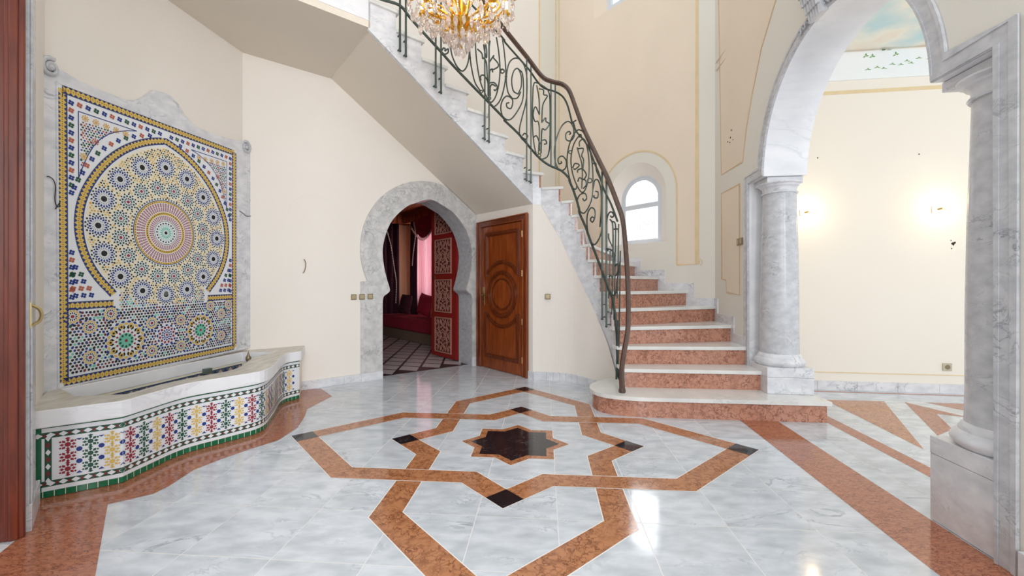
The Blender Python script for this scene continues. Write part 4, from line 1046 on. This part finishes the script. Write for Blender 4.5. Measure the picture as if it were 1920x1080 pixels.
hole = [(-2.70,2.66),(-2.44,2.72),(-2.43,3.02),(-2.35,3.27),(-2.27,3.45),(-2.31,3.70),(-2.43,4.02),(-2.45,4.40),(-2.76,4.40),(-2.99,2.85)]
hc = catmull([(a, b, 0) for a, b in hole[1:8]], 4); hole = [hole[0]]+[(p[0], p[1]) for p in hc]+hole[8:]
wl = [(-2.60,2.43),(C01[0]+.03,C01[1]+.02),(B12[0]+.015,B12[1]-.03)]
ext = off(BP, -.002)
wallp = ext+[back, (B12[0]+.01,B12[1]-.02), (C01[0]+.02,C01[1]+.01)]
m_ = MB(); m_.prism(xyz, [wallp, grow(hole, .0)], .003, .405, 1, 0); m_.build('basin_wall', ['t_cream','carrara'], ft)
cop = off(BP, .032); cop[0] = (cop[0][0]-.005, cop[0][1]-.03)
bk2 = (back[0]+.03, back[1]-.0)
m_ = MB(); m_.prism(xyz, [cop+[W2.f(wback+.03,0,.001)[:2], (B12[0]+.01,B12[1]-.02), (C01[0]+.02,C01[1]+.005)], hole], .405, .505, 0, 1); m_.build('coping', ['coping_marble','carrara_white'], ft, bevel=.006)
m_ = MB(); m_.prism(xyz, [hole], .004, .12); m_.build('basin_floor', ['t_grey'], ft)
# blue diamonds inside the basin, below the marble strip
t2 = Tiles(lambda s, z, h: W1.f(s, z, .125+h-.0)); a_w = W1
bp = (-2.99,2.85); bq = (-2.76,4.40); BW = PL(bp, bq, (0,3))
t2 = Tiles(lambda s, z, h: BW.f(s, z, .002+h)); Lw = BW.L
t2.pg([(0,.13),(Lw,.13),(Lw,.385),(0,.385)], Gy, 0)
nd = int(Lw/.06)
for i in range(nd):
    for j in range(4):
        q = (.03+i*Lw/nd, .352-j*.066); t2.pg([(q[0]-.027,q[1]),(q[0],q[1]-.031),(q[0]+.027,q[1]),(q[0],q[1]+.031)], Bl if (i+j) % 2 == 0 else La, 1)
t2.line([(0,.385),(Lw,.385)], .008, Bl, 2)
t2.mb.build('basin_tiles', TM, ft, recalc=False)
m_ = MB(); a, z = BW.px(384, 690); m_.box(BW.f, a-.03, a+.03, .375, .425, .003, .05); m_.build('spout', ['t_grey'], ft)
m_ = MB(); sp = (-2.52, 4.12); m_.lathe([(.012,.12),(.012,.30),(.02,.33),(.016,.37),(.014,.46),(.024,.475),(.024,.50),(.012,.52),(.006,.545),(.001,.56)], (sp[0],sp[1],0), 12); m_.build('nozzle', ['switch_dark'], ft, smooth=True)
# tiles on the basin front
t3 = Tiles(lambda s, z, h: BFn(s, z, .003+h)); stp = .03
def strip(z0, z1, m, L):
    n_ = 90
    for i in range(n_):
        a, b = LB*i/n_, LB*(i+1)/n_; t3.pg([(a,z0),(b,z0),(b,z1),(a,z1)], m, L)
strip(.003,.404,Wh,0); strip(.392,.400,TG,1); strip(.335,.368,Gr,1); strip(.062,.095,Gr,1); strip(.003,.038,TG,.5)
n_ = int(LB/.045)
for i in range(n_+1):
    t3.line([(LB*i/n_,.004),(LB*i/n_,.038)], .003, Cr, 2)
nd = int(LB/.05)
for i in range(nd):
    s_ = (i+.5)*LB/nd
    for zc_ in (.3515,.0785):
        t3.pg([(s_-.02,zc_),(s_,zc_-.014),(s_+.02,zc_),(s_,zc_+.014)], Te if False else Wh, 2)
        s2 = s_+LB/nd/2
        if s2 < LB-.02: t3.pg([(s2-.008,zc_),(s2,zc_-.013),(s2+.008,zc_),(s2,zc_+.013)], Ma, 2)
for z0,z1 in ((.07,.36),):
    for x_, m_k in ((.012,TG),(.052,Gr)):
        t3.pg([(x_,.04 if x_ < .02 else .062),(x_+.028,.04 if x_ < .02 else .062),(x_+.028,.40 if x_ < .02 else .368),(x_,.40 if x_ < .02 else .368)], m_k, 1.5)
    for k in range(7):
        q = (.066,.095+.04*k); t3.pg([(q[0]-.011,q[1]),(q[0],q[1]-.018),(q[0]+.011,q[1]),(q[0],q[1]+.018)], [Wh,Ma][k % 2], 3)
    t3.pg([(.085,.11),(.092,.11),(.092,.32),(.085,.32)], Wh, 3)
cols = [Re, Gr, Ye, Re]; pc = .0945; nC = int((LB-.13)/pc)
for i in range(nC):
    s_ = .145+i*pc; m1 = cols[i % 3] if i % 3 < 3 else Re
    m1 = [Re, Gr, Ye][i % 3]
    for j in range(3):
        z_ = .145+j*.070+(.0 if i % 2 else .0); q = (s_, z_)
        t3.dot(q, .0135, m1, 8, 4); t3.kites(q, .014, .035, 8, .8, m1, 0, 3, .55)
    for j in range(4): t3.pg([(s_-.012,.110+j*.07),(s_,.103+j*.07),(s_+.012,.110+j*.07),(s_,.117+j*.07)], m1, 3)
    for j in range(2): t3.dot((s_+pc/2, .18+j*.07), .014, Co, 8, 3)
    for j in range(3):
        for sg in (-1,1): t3.dot((s_+sg*.031, .145+j*.07+.018), .006, m1, 4, 3); t3.dot((s_+sg*.031, .145+j*.07-.018), .006, m1, 4, 3)
    for z_ in (.115,.315): t3.pg([(s_+pc/2-.014,z_-.004),(s_+pc/2,z_+.010 if z_ < .2 else z_-.014),(s_+pc/2+.014,z_-.004)], Co, 3)
t3.mb.build('basin_mosaic', TM, ft, recalc=False)

# ---------------------------------------------------------------- small fittings
def switch(plane, u, v, label, group=None, w=.068, dbl=False, mat='switch_bronze', name='light_switch', cat='light switch'):
    a, z = plane.px(u, v); t = thing(name, label, cat, plane.f(a, z, 0), group)
    n_ = 2 if dbl else 1
    m_ = MB(); m_.box(plane.f, a-w*n_/2, a+w*n_/2, z-w/2, z+w/2, .001, .010); m_.build('plate', ['switch_dark'], t, bevel=.003)
    for k in range(n_):
        c_ = a+(k-(n_-1)/2)*w; m_ = MB(); m_.box(plane.f, c_-w*.36, c_+w*.36, z-w*.36, z+w*.36, .0105, .015); m_.build('rocker', [mat], t, bevel=.002)
    return t
switch(W2, 663, 557, 'bronze light switch on the cream wall, leftmost of the three by the horseshoe arch')
switch(PL(W2.f(0,0,.0225)[:2], W2.f(1,0,.0225)[:2], (0,3)), 678.5, 556.5, 'middle bronze switch of the three left of the horseshoe arch')
switch(PL(W2.f(0,0,.022)[:2], W2.f(1,0,.022)[:2], (0,3)), 694, 556, 'bronze light switch on the marble surround, rightmost of the three')
# curved wall switch
p = ratio_pt(CW, 1027); pl = PL((.30,5.413), (.614,5.385), (0,3)); 
switch(PL((.298,5.402),(.614,5.350),(0,3)), 1027, 556, 'single bronze light switch on the wall under the stair, right of the wooden door')
switch(W4, 1388, 453, 'double bronze light switch beside the marble column near the stairs', dbl=True, w=.075)
a, z = w5(1775, 688); t = thing('wall_socket', 'beige wall socket above the skirting in the side room', 'socket', W5.f(a, z, 0))
m_ = MB(); m_.box(W5.f, a-.045, a+.045, z-.042, z+.042, .001, .012); m_.build('plate', ['socket_beige'], t, bevel=.003)
m_ = MB(); m_.prism(W5.f, [arc(a, z, .025, 0, 345, 23)], .012, .015); m_.build('insert', ['switch_dark'], t)
for u, v, lab, dz in ((1506,399,'bare bulb wall light on the left of the side room wall, next to the column', 0),(1754,393,'bare bulb wall light on the right of the side room wall', .02)):
    a, z = w5(u, v); t = thing('wall_light', lab, 'wall light', W5.f(a, z, 0), 'bare bulb wall lights')
    m_ = MB(); m_.box(W5.f, a-.04, a+.04, z-.035, z+.035, .001, .02); m_.build('base', ['white_paint'], t, bevel=.006)
    m_ = MB(); m_.tube([W5.f(a+.01, z, .02), W5.f(a+.03, z+.005, .05)], .012, 8); m_.build('holder', ['brass'], t)
    bp_ = W5.f(a+.065, z+.012, .075); m_ = MB(); m_.ball(bp_, .022, sz=1.2); m_.build('bulb', ['bulb'], t, smooth=True)
    light('wall_light_glow', 'POINT', (bp_[0]-.05, bp_[1]-.07, bp_[2]), 2.2, (1,.76,.45), .03)
def cable(name, label, plane, pts, r=.003, mat='cable_black', h=.012, cat='cable'):
    q = [plane.px(u, v, h) for u, v in pts]; c_ = catmull([plane.f(a, z, h) for a, z in q], 5)
    m_ = MB(); m_.tube(c_, r, 6); o = m_.build(name, [mat], smooth=True); tag(o, label, cat)
cable('wall_cable', 'black cable loop hanging at the left edge of the mosaic frame', W1, [(88,331),(92,331),(100,337),(104,350),(103,372),(105,384),(110,388),(112,380),(104,392)], h=.056)
cable('wall_cable', 'short black cable end on the right marble edge of the mosaic', W1, [(449,395),(456,400),(462,405),(470,405)], h=.054)
cable('wall_cable', 'short loose wire end poking out of the cream wall, left of the arch', W2, [(570,486),(573,492),(573,500),(571,508),(568,512)], .005, 'switch_dark', .012)

# ---------------------------------------------------------------- salon behind the horseshoe arch
sal = lambda t, h, z: W2.f(t, z, -h)     # t along the arch wall, h depth
tW = 2.66; hE = 4.85
m_ = MB()
m_.faces([sal(-2,.10,.0015), sal(tW,.10,.0015), sal(tW,hE,.0015), sal(-2,hE,.0015)], [(0,1,2,3)], 0)
pa, pb = .36, .52; gp = .022
for i in range(-8, 10):
    for j in range(0, 24):
        cx_ = i*pa+(pa/2 if j % 2 else 0); ch = .1+j*pb/2
        if cx_ > tW-.1 or cx_ < -2 or ch > hE or ch < .3: continue
        m_.poly([sal(cx_-pa/2+gp, ch, .003), sal(cx_, ch-pb/2+gp*1.4, .003), sal(cx_+pa/2-gp, ch, .003), sal(cx_, ch+pb/2-gp*1.4, .003)], 1)
struct(m_.build('floor_salon', ['lattice_dark','lattice_tile'], recalc=False))
q6 = lambda q: 1.95+q          # distance along the window wall -> depth
W6 = PL(sal(tW, .35, 0)[:2], sal(tW, hE, 0)[:2], sal(0, 2, 0)[:2]); W7 = PL(sal(tW, hE, 0)[:2], sal(-2, hE, 0)[:2], sal(0, 2, 0)[:2])
s6 = lambda q: q6(q)-.35
m_ = MB(); m_.prism(W6.f, [rect(0, W6.L, 0, 3.0), rect(s6(1.0), s6(2.6), .75, 2.6)], -.25, 0); m_.prism(W7.f, [rect(0, W7.L, 0, 3.0)], -.2, 0)
WR = PL(sal(-2, .36, 0)[:2], sal(-2, hE, 0)[:2], sal(0, 2, 0)[:2]); m_.prism(WR.f, [rect(0, WR.L, 0, 3.0)], -.2, 0)
struct(m_.build('wall_salon', ['salon_wall']))
m_ = MB(); m_.faces([sal(-2,.36,3.0), sal(tW,.36,3.0), sal(tW,hE,3.0), sal(-2,hE,3.0), sal(-2,.36,3.1), sal(tW,.36,3.1), sal(tW,hE,3.1), sal(-2,hE,3.1)], [(0,1,2,3),(4,5,6,7)], 0)
struct(m_.build('ceiling_salon', ['salon_cornice']))
m_ = MB()
for Pn in (W6, W7):
    m_.box(Pn.f, 0, Pn.L, 2.72, 3.0, 0, .16)
    for k in range(int(Pn.L/.12)): m_.box(Pn.f, .03+k*.12, .09+k*.12, 2.74, 2.88, .16, .18)
struct(m_.build('trim_2', ['salon_cornice']))
w3_ = sroot('window_3', W6.f(s6(1.8), .8, -.1)); m_ = MB()
m_.prism(W6.f, [rect(s6(1.0), s6(2.6), .75, 2.6), rect(s6(1.06), s6(1.77), .82, 2.54), rect(s6(1.83), s6(2.54), .82, 2.54)], -.14, -.08); m_.build('window_frame', ['white_paint'], w3_)
m_ = MB(); m_.prism(W6.f, [rect(s6(1.05), s6(2.55), .81, 2.55)], -.115, -.11); m_.build('pane', ['pane'], w3_)
def drape(plane, a0, a1, z0, z1, h, amp, n, mat, name, label, taper=0):
    m_ = MB(); V = []; N_ = n*8; R_ = 10
    for j in range(R_+1):
        tz = j/R_; z = z0+(z1-z0)*tz
        for i in range(N_+1):
            t_ = i/N_; aa = a0+(a1-a0)*t_; mid = (a0+a1)/2; k = 1-taper*(1-abs(tz-.5)*2)*.5
            aa = mid+(aa-mid)*k
            V.append(plane.f(aa, z, h+amp*math.sin(t_*n*2*math.pi+.3*math.sin(tz*4))+amp*.3*math.sin(t_*n*5)))
    F_ = [(j*(N_+1)+i, j*(N_+1)+i+1, (j+1)*(N_+1)+i+1, (j+1)*(N_+1)+i) for j in range(R_) for i in range(N_)]
    m_.faces(V, F_); o = m_.build(name, [mat], smooth=True, recalc=False)
    if mat != 'sheer_pink':
        so = o.modifiers.new('thick', 'SOLIDIFY'); so.thickness = .006
    return tag(o, label, 'curtain')
uS = lambda u, h: W6.px(u, 500, h)[0]
drape(W6, s6(1.0), uS(777,.14), .52, 2.55, .14, .03, 14, 'sheer_pink', 'sheer_curtain', 'pink sheer curtain glowing in front of the salon window')
drape(W6, uS(783,.2), uS(770,.2), .5, 2.72, .20, .03, 3, 'velvet_dark', 'velvet_curtain', 'dark wine velvet curtain hanging between the sheer curtain and the tan wall strip')
drape(W7, W7.px(748,500,.12)[0], 1.6, .3, 2.72, .12, .045, 8, 'velvet_dark', 'velvet_curtain', 'dark wine velvet curtain with tassel fringe at the left inside the arch')
# swags with tassels
def swag(plane, a0, a1, zt, drop, h, label):
    t = thing('curtain_swag', label, 'curtain', plane.f((a0+a1)/2, zt, h))
    m_ = MB(); V = []; N_ = 24; R_ = 8
    for j in range(R_+1):
        tz = j/R_
        for i in range(N_+1):
            t_ = i/N_; z = zt-(.05+drop*tz)*(.35+.65*math.sin(math.pi*t_)) if tz else zt
            V.append(plane.f(a0+(a1-a0)*t_, z, h+.05*math.sin(math.pi*t_)*(1+.4*math.sin(tz*12))))
    m_.faces(V, [(j*(N_+1)+i, j*(N_+1)+i+1, (j+1)*(N_+1)+i+1, (j+1)*(N_+1)+i) for j in range(R_) for i in range(N_)])
    m_.build('cloth', ['velvet_red'], t, smooth=True, recalc=False)
    m_ = MB()
    for i in range(0, N_+1):
        t_ = i/N_; z = zt-(.05+drop)*(.35+.65*math.sin(math.pi*t_)); m_.tube([plane.f(a0+(a1-a0)*t_, z+.01, h+.06), plane.f(a0+(a1-a0)*t_, z-.06, h+.06)], [.006,.012], 5)
    m_.build('tassel_fringe', ['tassel'], t)
swag(W6, uS(822,.26), uS(776,.26), 2.72, .42, .26, 'red draped curtain swag with pale tassel fringe above the sheer curtain')
def fringe(plane, pts, label, mat='tassel'):
    m_ = MB(); c_ = catmull([plane.f(a, z, h) for a, z, h in pts], 8)
    m_.tube(c_, .006, 5)
    for i in range(0, len(c_), 1): p_ = Vector(c_[i]); m_.tube([p_, p_+Vector((0,0,-.05))], [.005,.014], 5)
    tag(m_.build('tassel_fringe', [mat]), label, 'tassel fringe')
a7 = W7.px(740,500,.2)[0]
fringe(W7, [(a7+.22,2.6,.2),(a7+.10,2.2,.2),(a7+.02,1.7,.2),(a7-.04,1.3,.2),(a7-.03,.8,.2)], 'pale tassel cord running down the dark curtain at the left of the arch view')
fringe(W6, [(uS(776,.29),2.68,.29),(uS(779,.29),2.4,.29),(uS(775,.29),2.0,.29),(uS(773,.29),1.7,.29)], 'pale tassel cord on the dark curtain beside the sheer curtain')
# sofa
sf = thing('sofa_bench', 'long low red velvet Moroccan bench sofa under the salon window', 'sofa', sal(tW-.4, 3.5, 0))
sb = lambda a, d, z: W6.f(a, z, d)
m_ = MB(); m_.box(sb, .1, W6.L-.24, .02, .80, .004, .22); m_.build('base', ['sofa_base'], sf, bevel=.01)
m_ = MB(); m_.box(sb, .1, W6.L-.24, .02, .84, .225, .50); m_.build('seat', ['velvet_red'], sf, bevel=.05)

def cushion(c, w, hgt, rot, mat, label):
    m_ = MB(); N_ = 12; V = []
    for sd in (1, -1):
        for j in range(N_+1):
            for i in range(N_+1):
                x, y = i/N_*2-1, j/N_*2-1; puff = .09*((1-x**4)*(1-y**4))**.6; k = 1-.08*(1-abs(x))*(y*y)-.0
                X, Z = x*w/2*(1-.07*(1-y*y)), y*hgt/2*(1-.07*(1-x*x)); Xr, Zr = X*math.cos(rot)-Z*math.sin(rot), X*math.sin(rot)+Z*math.cos(rot)
                V.append(W6.f(c[0]+Xr, c[2]+Zr, c[1]+sd*puff+Zr*-.18))
    n2 = (N_+1)**2
    F_ = [(s_*n2+j*(N_+1)+i, s_*n2+j*(N_+1)+i+1, s_*n2+(j+1)*(N_+1)+i+1, s_*n2+(j+1)*(N_+1)+i) for s_ in (0,1) for j in range(N_) for i in range(N_)]
    m_.faces(V, F_); tag(m_.build('cushion', [mat], smooth=True), label, 'cushion', 'cushions on the bench sofa')
cushion((uS(797,.4),.40,.765), .55, .46, .12, 'velvet_cushion', 'bright red velvet cushion leaning in front of the sheer curtain')
cushion((uS(762,.45)-.02,.48,.75), .48, .46, 0, 'velvet_dark', 'dark wine cushion at the far left end of the bench sofa')
cushion((uS(821,.4),.40,.75), .48, .44, -.1, 'salon_wall', 'orange-tan cushion half hidden by the carved red door leaf')
light('salon_window_daylight', 'AREA', W6.f(s6(1.8), 1.7, -.5), 620, (1,.93,.9), 1.6, (math.pi/2, 0, math.atan2(W6.n[1], W6.n[0])-math.pi/2+math.pi), 1.9)
# carved door leaf
LDp = sal(1.36, .40, 0)[:2]; LD = PL(LDp, sal(1.36, 1.20, 0)[:2], sal(0, .8, 0)[:2])
d2_ = sroot('door_2', LD.f(.4, 0, 0))
m_ = MB(); m_.box(LD.f, 0, .80, .02, 2.75, -.04, 0); m_.build('leaf', ['carved_red'], d2_)
m_ = MB(); m_.box(LD.f, .66, .74, 1.29, 1.36, 0, .02); m_.build('lock_plate', ['mahogany_dark'], d2_)
for (z0, z1_) in ((.10,.66),(.76,1.28),(1.39,1.94),(2.04,2.60)):
    m_ = MB(); a0, a1 = .16, .66; m_.box(LD.f, a0, a1, z0, z1_, 0, .003, 0)
    ribbon(m_, LD.f, rect(a0,a1,z0,z1_), .02, 0, .014, 1, True)
    cxm, czm = (a0+a1)/2, (z0+z1_)/2; w_, h_ = (a1-a0)/2-.02, (z1_-z0)/2-.02
    S8 = lambda R_, k=.765, ph=0: [(cxm+(R_ if i % 2 == 0 else R_*k)*math.cos(math.radians(22.5*i+ph)), czm+(R_ if i % 2 == 0 else R_*k)*math.sin(math.radians(22.5*i+ph))) for i in range(16)]
    ribbon(m_, LD.f, S8(.10), .012, .003, .012, 1, True); ribbon(m_, LD.f, S8(.055), .008, .003, .012, 1, True)
    ribbon(m_, LD.f, S8(.165), .012, .003, .012, 1, True)
    for sx in (-1,1):
        for sz in (-1,1):
            for pts in ([(.0,.62),(.22,.86),(0,1)], [(.62,.0),(.95,.26)], [(.4,.1),(.62,.3),(.42,.5),(.2,.55)], [(1,.35),(.72,.35),(.55,.55),(.55,.8),(.75,1)], [(.35,1),(.35,.78),(.15,.62)], [(1,.75),(.85,.62),(.7,.75),(.85,.9)], [(1,.12),(.8,.0)]):
                ribbon(m_, LD.f, [(cxm+sx*p_[0]*w_, czm+sz*p_[1]*h_) for p_ in pts], .011, .003, .012, 1)
    m_.build('carved_panel', ['carved_ground','carved_strap'], d2_)

# ---------------------------------------------------------------- chandelier
CC = (-.37, 3.3)
ch = thing('chandelier', 'gilt and crystal chandelier with glass drops and ball finial hanging over the hall', 'chandelier', (CC[0], CC[1], 2.95))
m_ = MB(); m_.ball((CC[0],CC[1],2.985), .036, n=14); m_.build('ball_finial', ['crystal'], ch, smooth=True)
m_ = MB(); m_.lathe([(.004,3.02),(.016,3.10),(.02,3.15),(.05,3.19),(.09,3.215),(.10,3.228),(.06,3.245),(.03,3.28),(.04,3.34),(.07,3.40),(.09,3.46),(.05,3.52),(.03,3.6),(.04,3.75),(.03,3.95),(.008,4.0)], (CC[0],CC[1],0), 24); m_.build('stem', ['gold'], ch, smooth=True)
m_ = MB(); m_.tube([(CC[0],CC[1],4.0), (CC[0],CC[1],7.6)], .008, 6); m_.build('chain', ['gold'], ch)
NA = 12; drops = []
for tier, (R_, zt, n_, ph) in enumerate(((.40,3.40,12,0),(.27,3.32,8,.4),(.30,3.62,8,.2))):
    for k in range(n_):
        a = 2*math.pi*k/n_+ph; ca, sa = math.cos(a), math.sin(a)
        P_ = lambda r, z: (CC[0]+r*ca, CC[1]+r*sa, z)
        pts = catmull([P_(.06, zt-.16), P_(R_*.35, zt-.14), P_(R_*.62, zt-.10), P_(R_*.82, zt-.01), P_(R_*.93, zt+.04), P_(R_, zt)], 4)
        m_ = MB(); m_.tube(pts, .0085, 6)
        cur_ = [P_(R_*.62+.05*math.cos(j*.55)*(1-j/14), zt-.04+.05*math.sin(j*.55)*(1-j/14)) for j in range(13)]; m_.tube(cur_, .006, 5)
        m_.lathe([(.006,0),(.03,.012),(.034,.02),(.012,.028),(.014,.05),(.011,.055)], P_(R_, zt), 10); m_.build('arm', ['gold'], ch, smooth=True)
        m_ = MB(); m_.lathe([(.009,.0),(.009,.06),(.012,.075),(.008,.10),(.001,.115)], tuple(Vector(P_(R_, zt))+Vector((0,0,.055))), 8); m_.build('candle_bulb', ['bulb'], ch, smooth=True)
        drops.append((P_(R_, zt-.005), 1.0)); 
# crystal drops: one mesh shared by every copy
m_ = MB(); m_.lathe([(.001,0),(.004,-.006),(.004,-.012),(.002,-.016),(.011,-.030),(.015,-.052),(.013,-.068),(.006,-.084),(.001,-.090)], (0,0,0), 7)
me0 = m_.build('crystal_pendant', ['crystal'], smooth=False); proto = me0
pos = []
for R_, z_, n_ in ((.06,3.105,8),(.10,3.17,12),(.155,3.225,16),(.27,3.27,14),(.34,3.36,14),(.40,3.385,20),(.22,3.33,10)):
    for k in range(n_):
        a = 2*math.pi*(k+.37*R_*10)/n_; pos.append((CC[0]+R_*math.cos(a), CC[1]+R_*math.sin(a), z_+random.uniform(-.015,.015)))
for i, p_ in enumerate(pos):
    o = proto if i == 0 else proto.copy()
    if i: S.collection.objects.link(o)
    o.parent = ch; o.location = Vector(p_)-Vector(ORG['chandelier'])
    sc_ = random.uniform(.9,1.35); o.scale = (sc_, sc_, sc_*random.uniform(.9,1.2)); o.rotation_euler = (0,0,random.uniform(0,3))
m_ = MB()
for R_, z_, n_ in ((.40,3.40,12),(.27,3.32,8)):
    for k in range(n_):
        a, b = 2*math.pi*k/n_, 2*math.pi*(k+1)/n_; m_ = MB()
        for j in range(14):
            t_ = (j+.5)/14; aa = a+(b-a)*t_; m_.ball((CC[0]+R_*math.cos(aa), CC[1]+R_*math.sin(aa), z_-.09*math.sin(math.pi*t_)), .008, n=4)
        m_.build('bead_chain', ['crystal'], ch)
for k in range(16):
    a = 2*math.pi*k/16
    m_ = MB()
    for j in range(16):
        t_ = j/16; r_ = .06+.10*t_**.8 if True else 0; m_.ball((CC[0]+(.155+.20*t_)*math.cos(a), CC[1]+(.155+.20*t_)*math.sin(a), 3.22+.17*t_-.08*math.sin(math.pi*t_)), .007, n=4)
    m_.build('bead_chain', ['crystal'], ch)
light('chandelier_glow', 'POINT', (CC[0], CC[1], 3.42), 5, (1,.78,.45), .12)
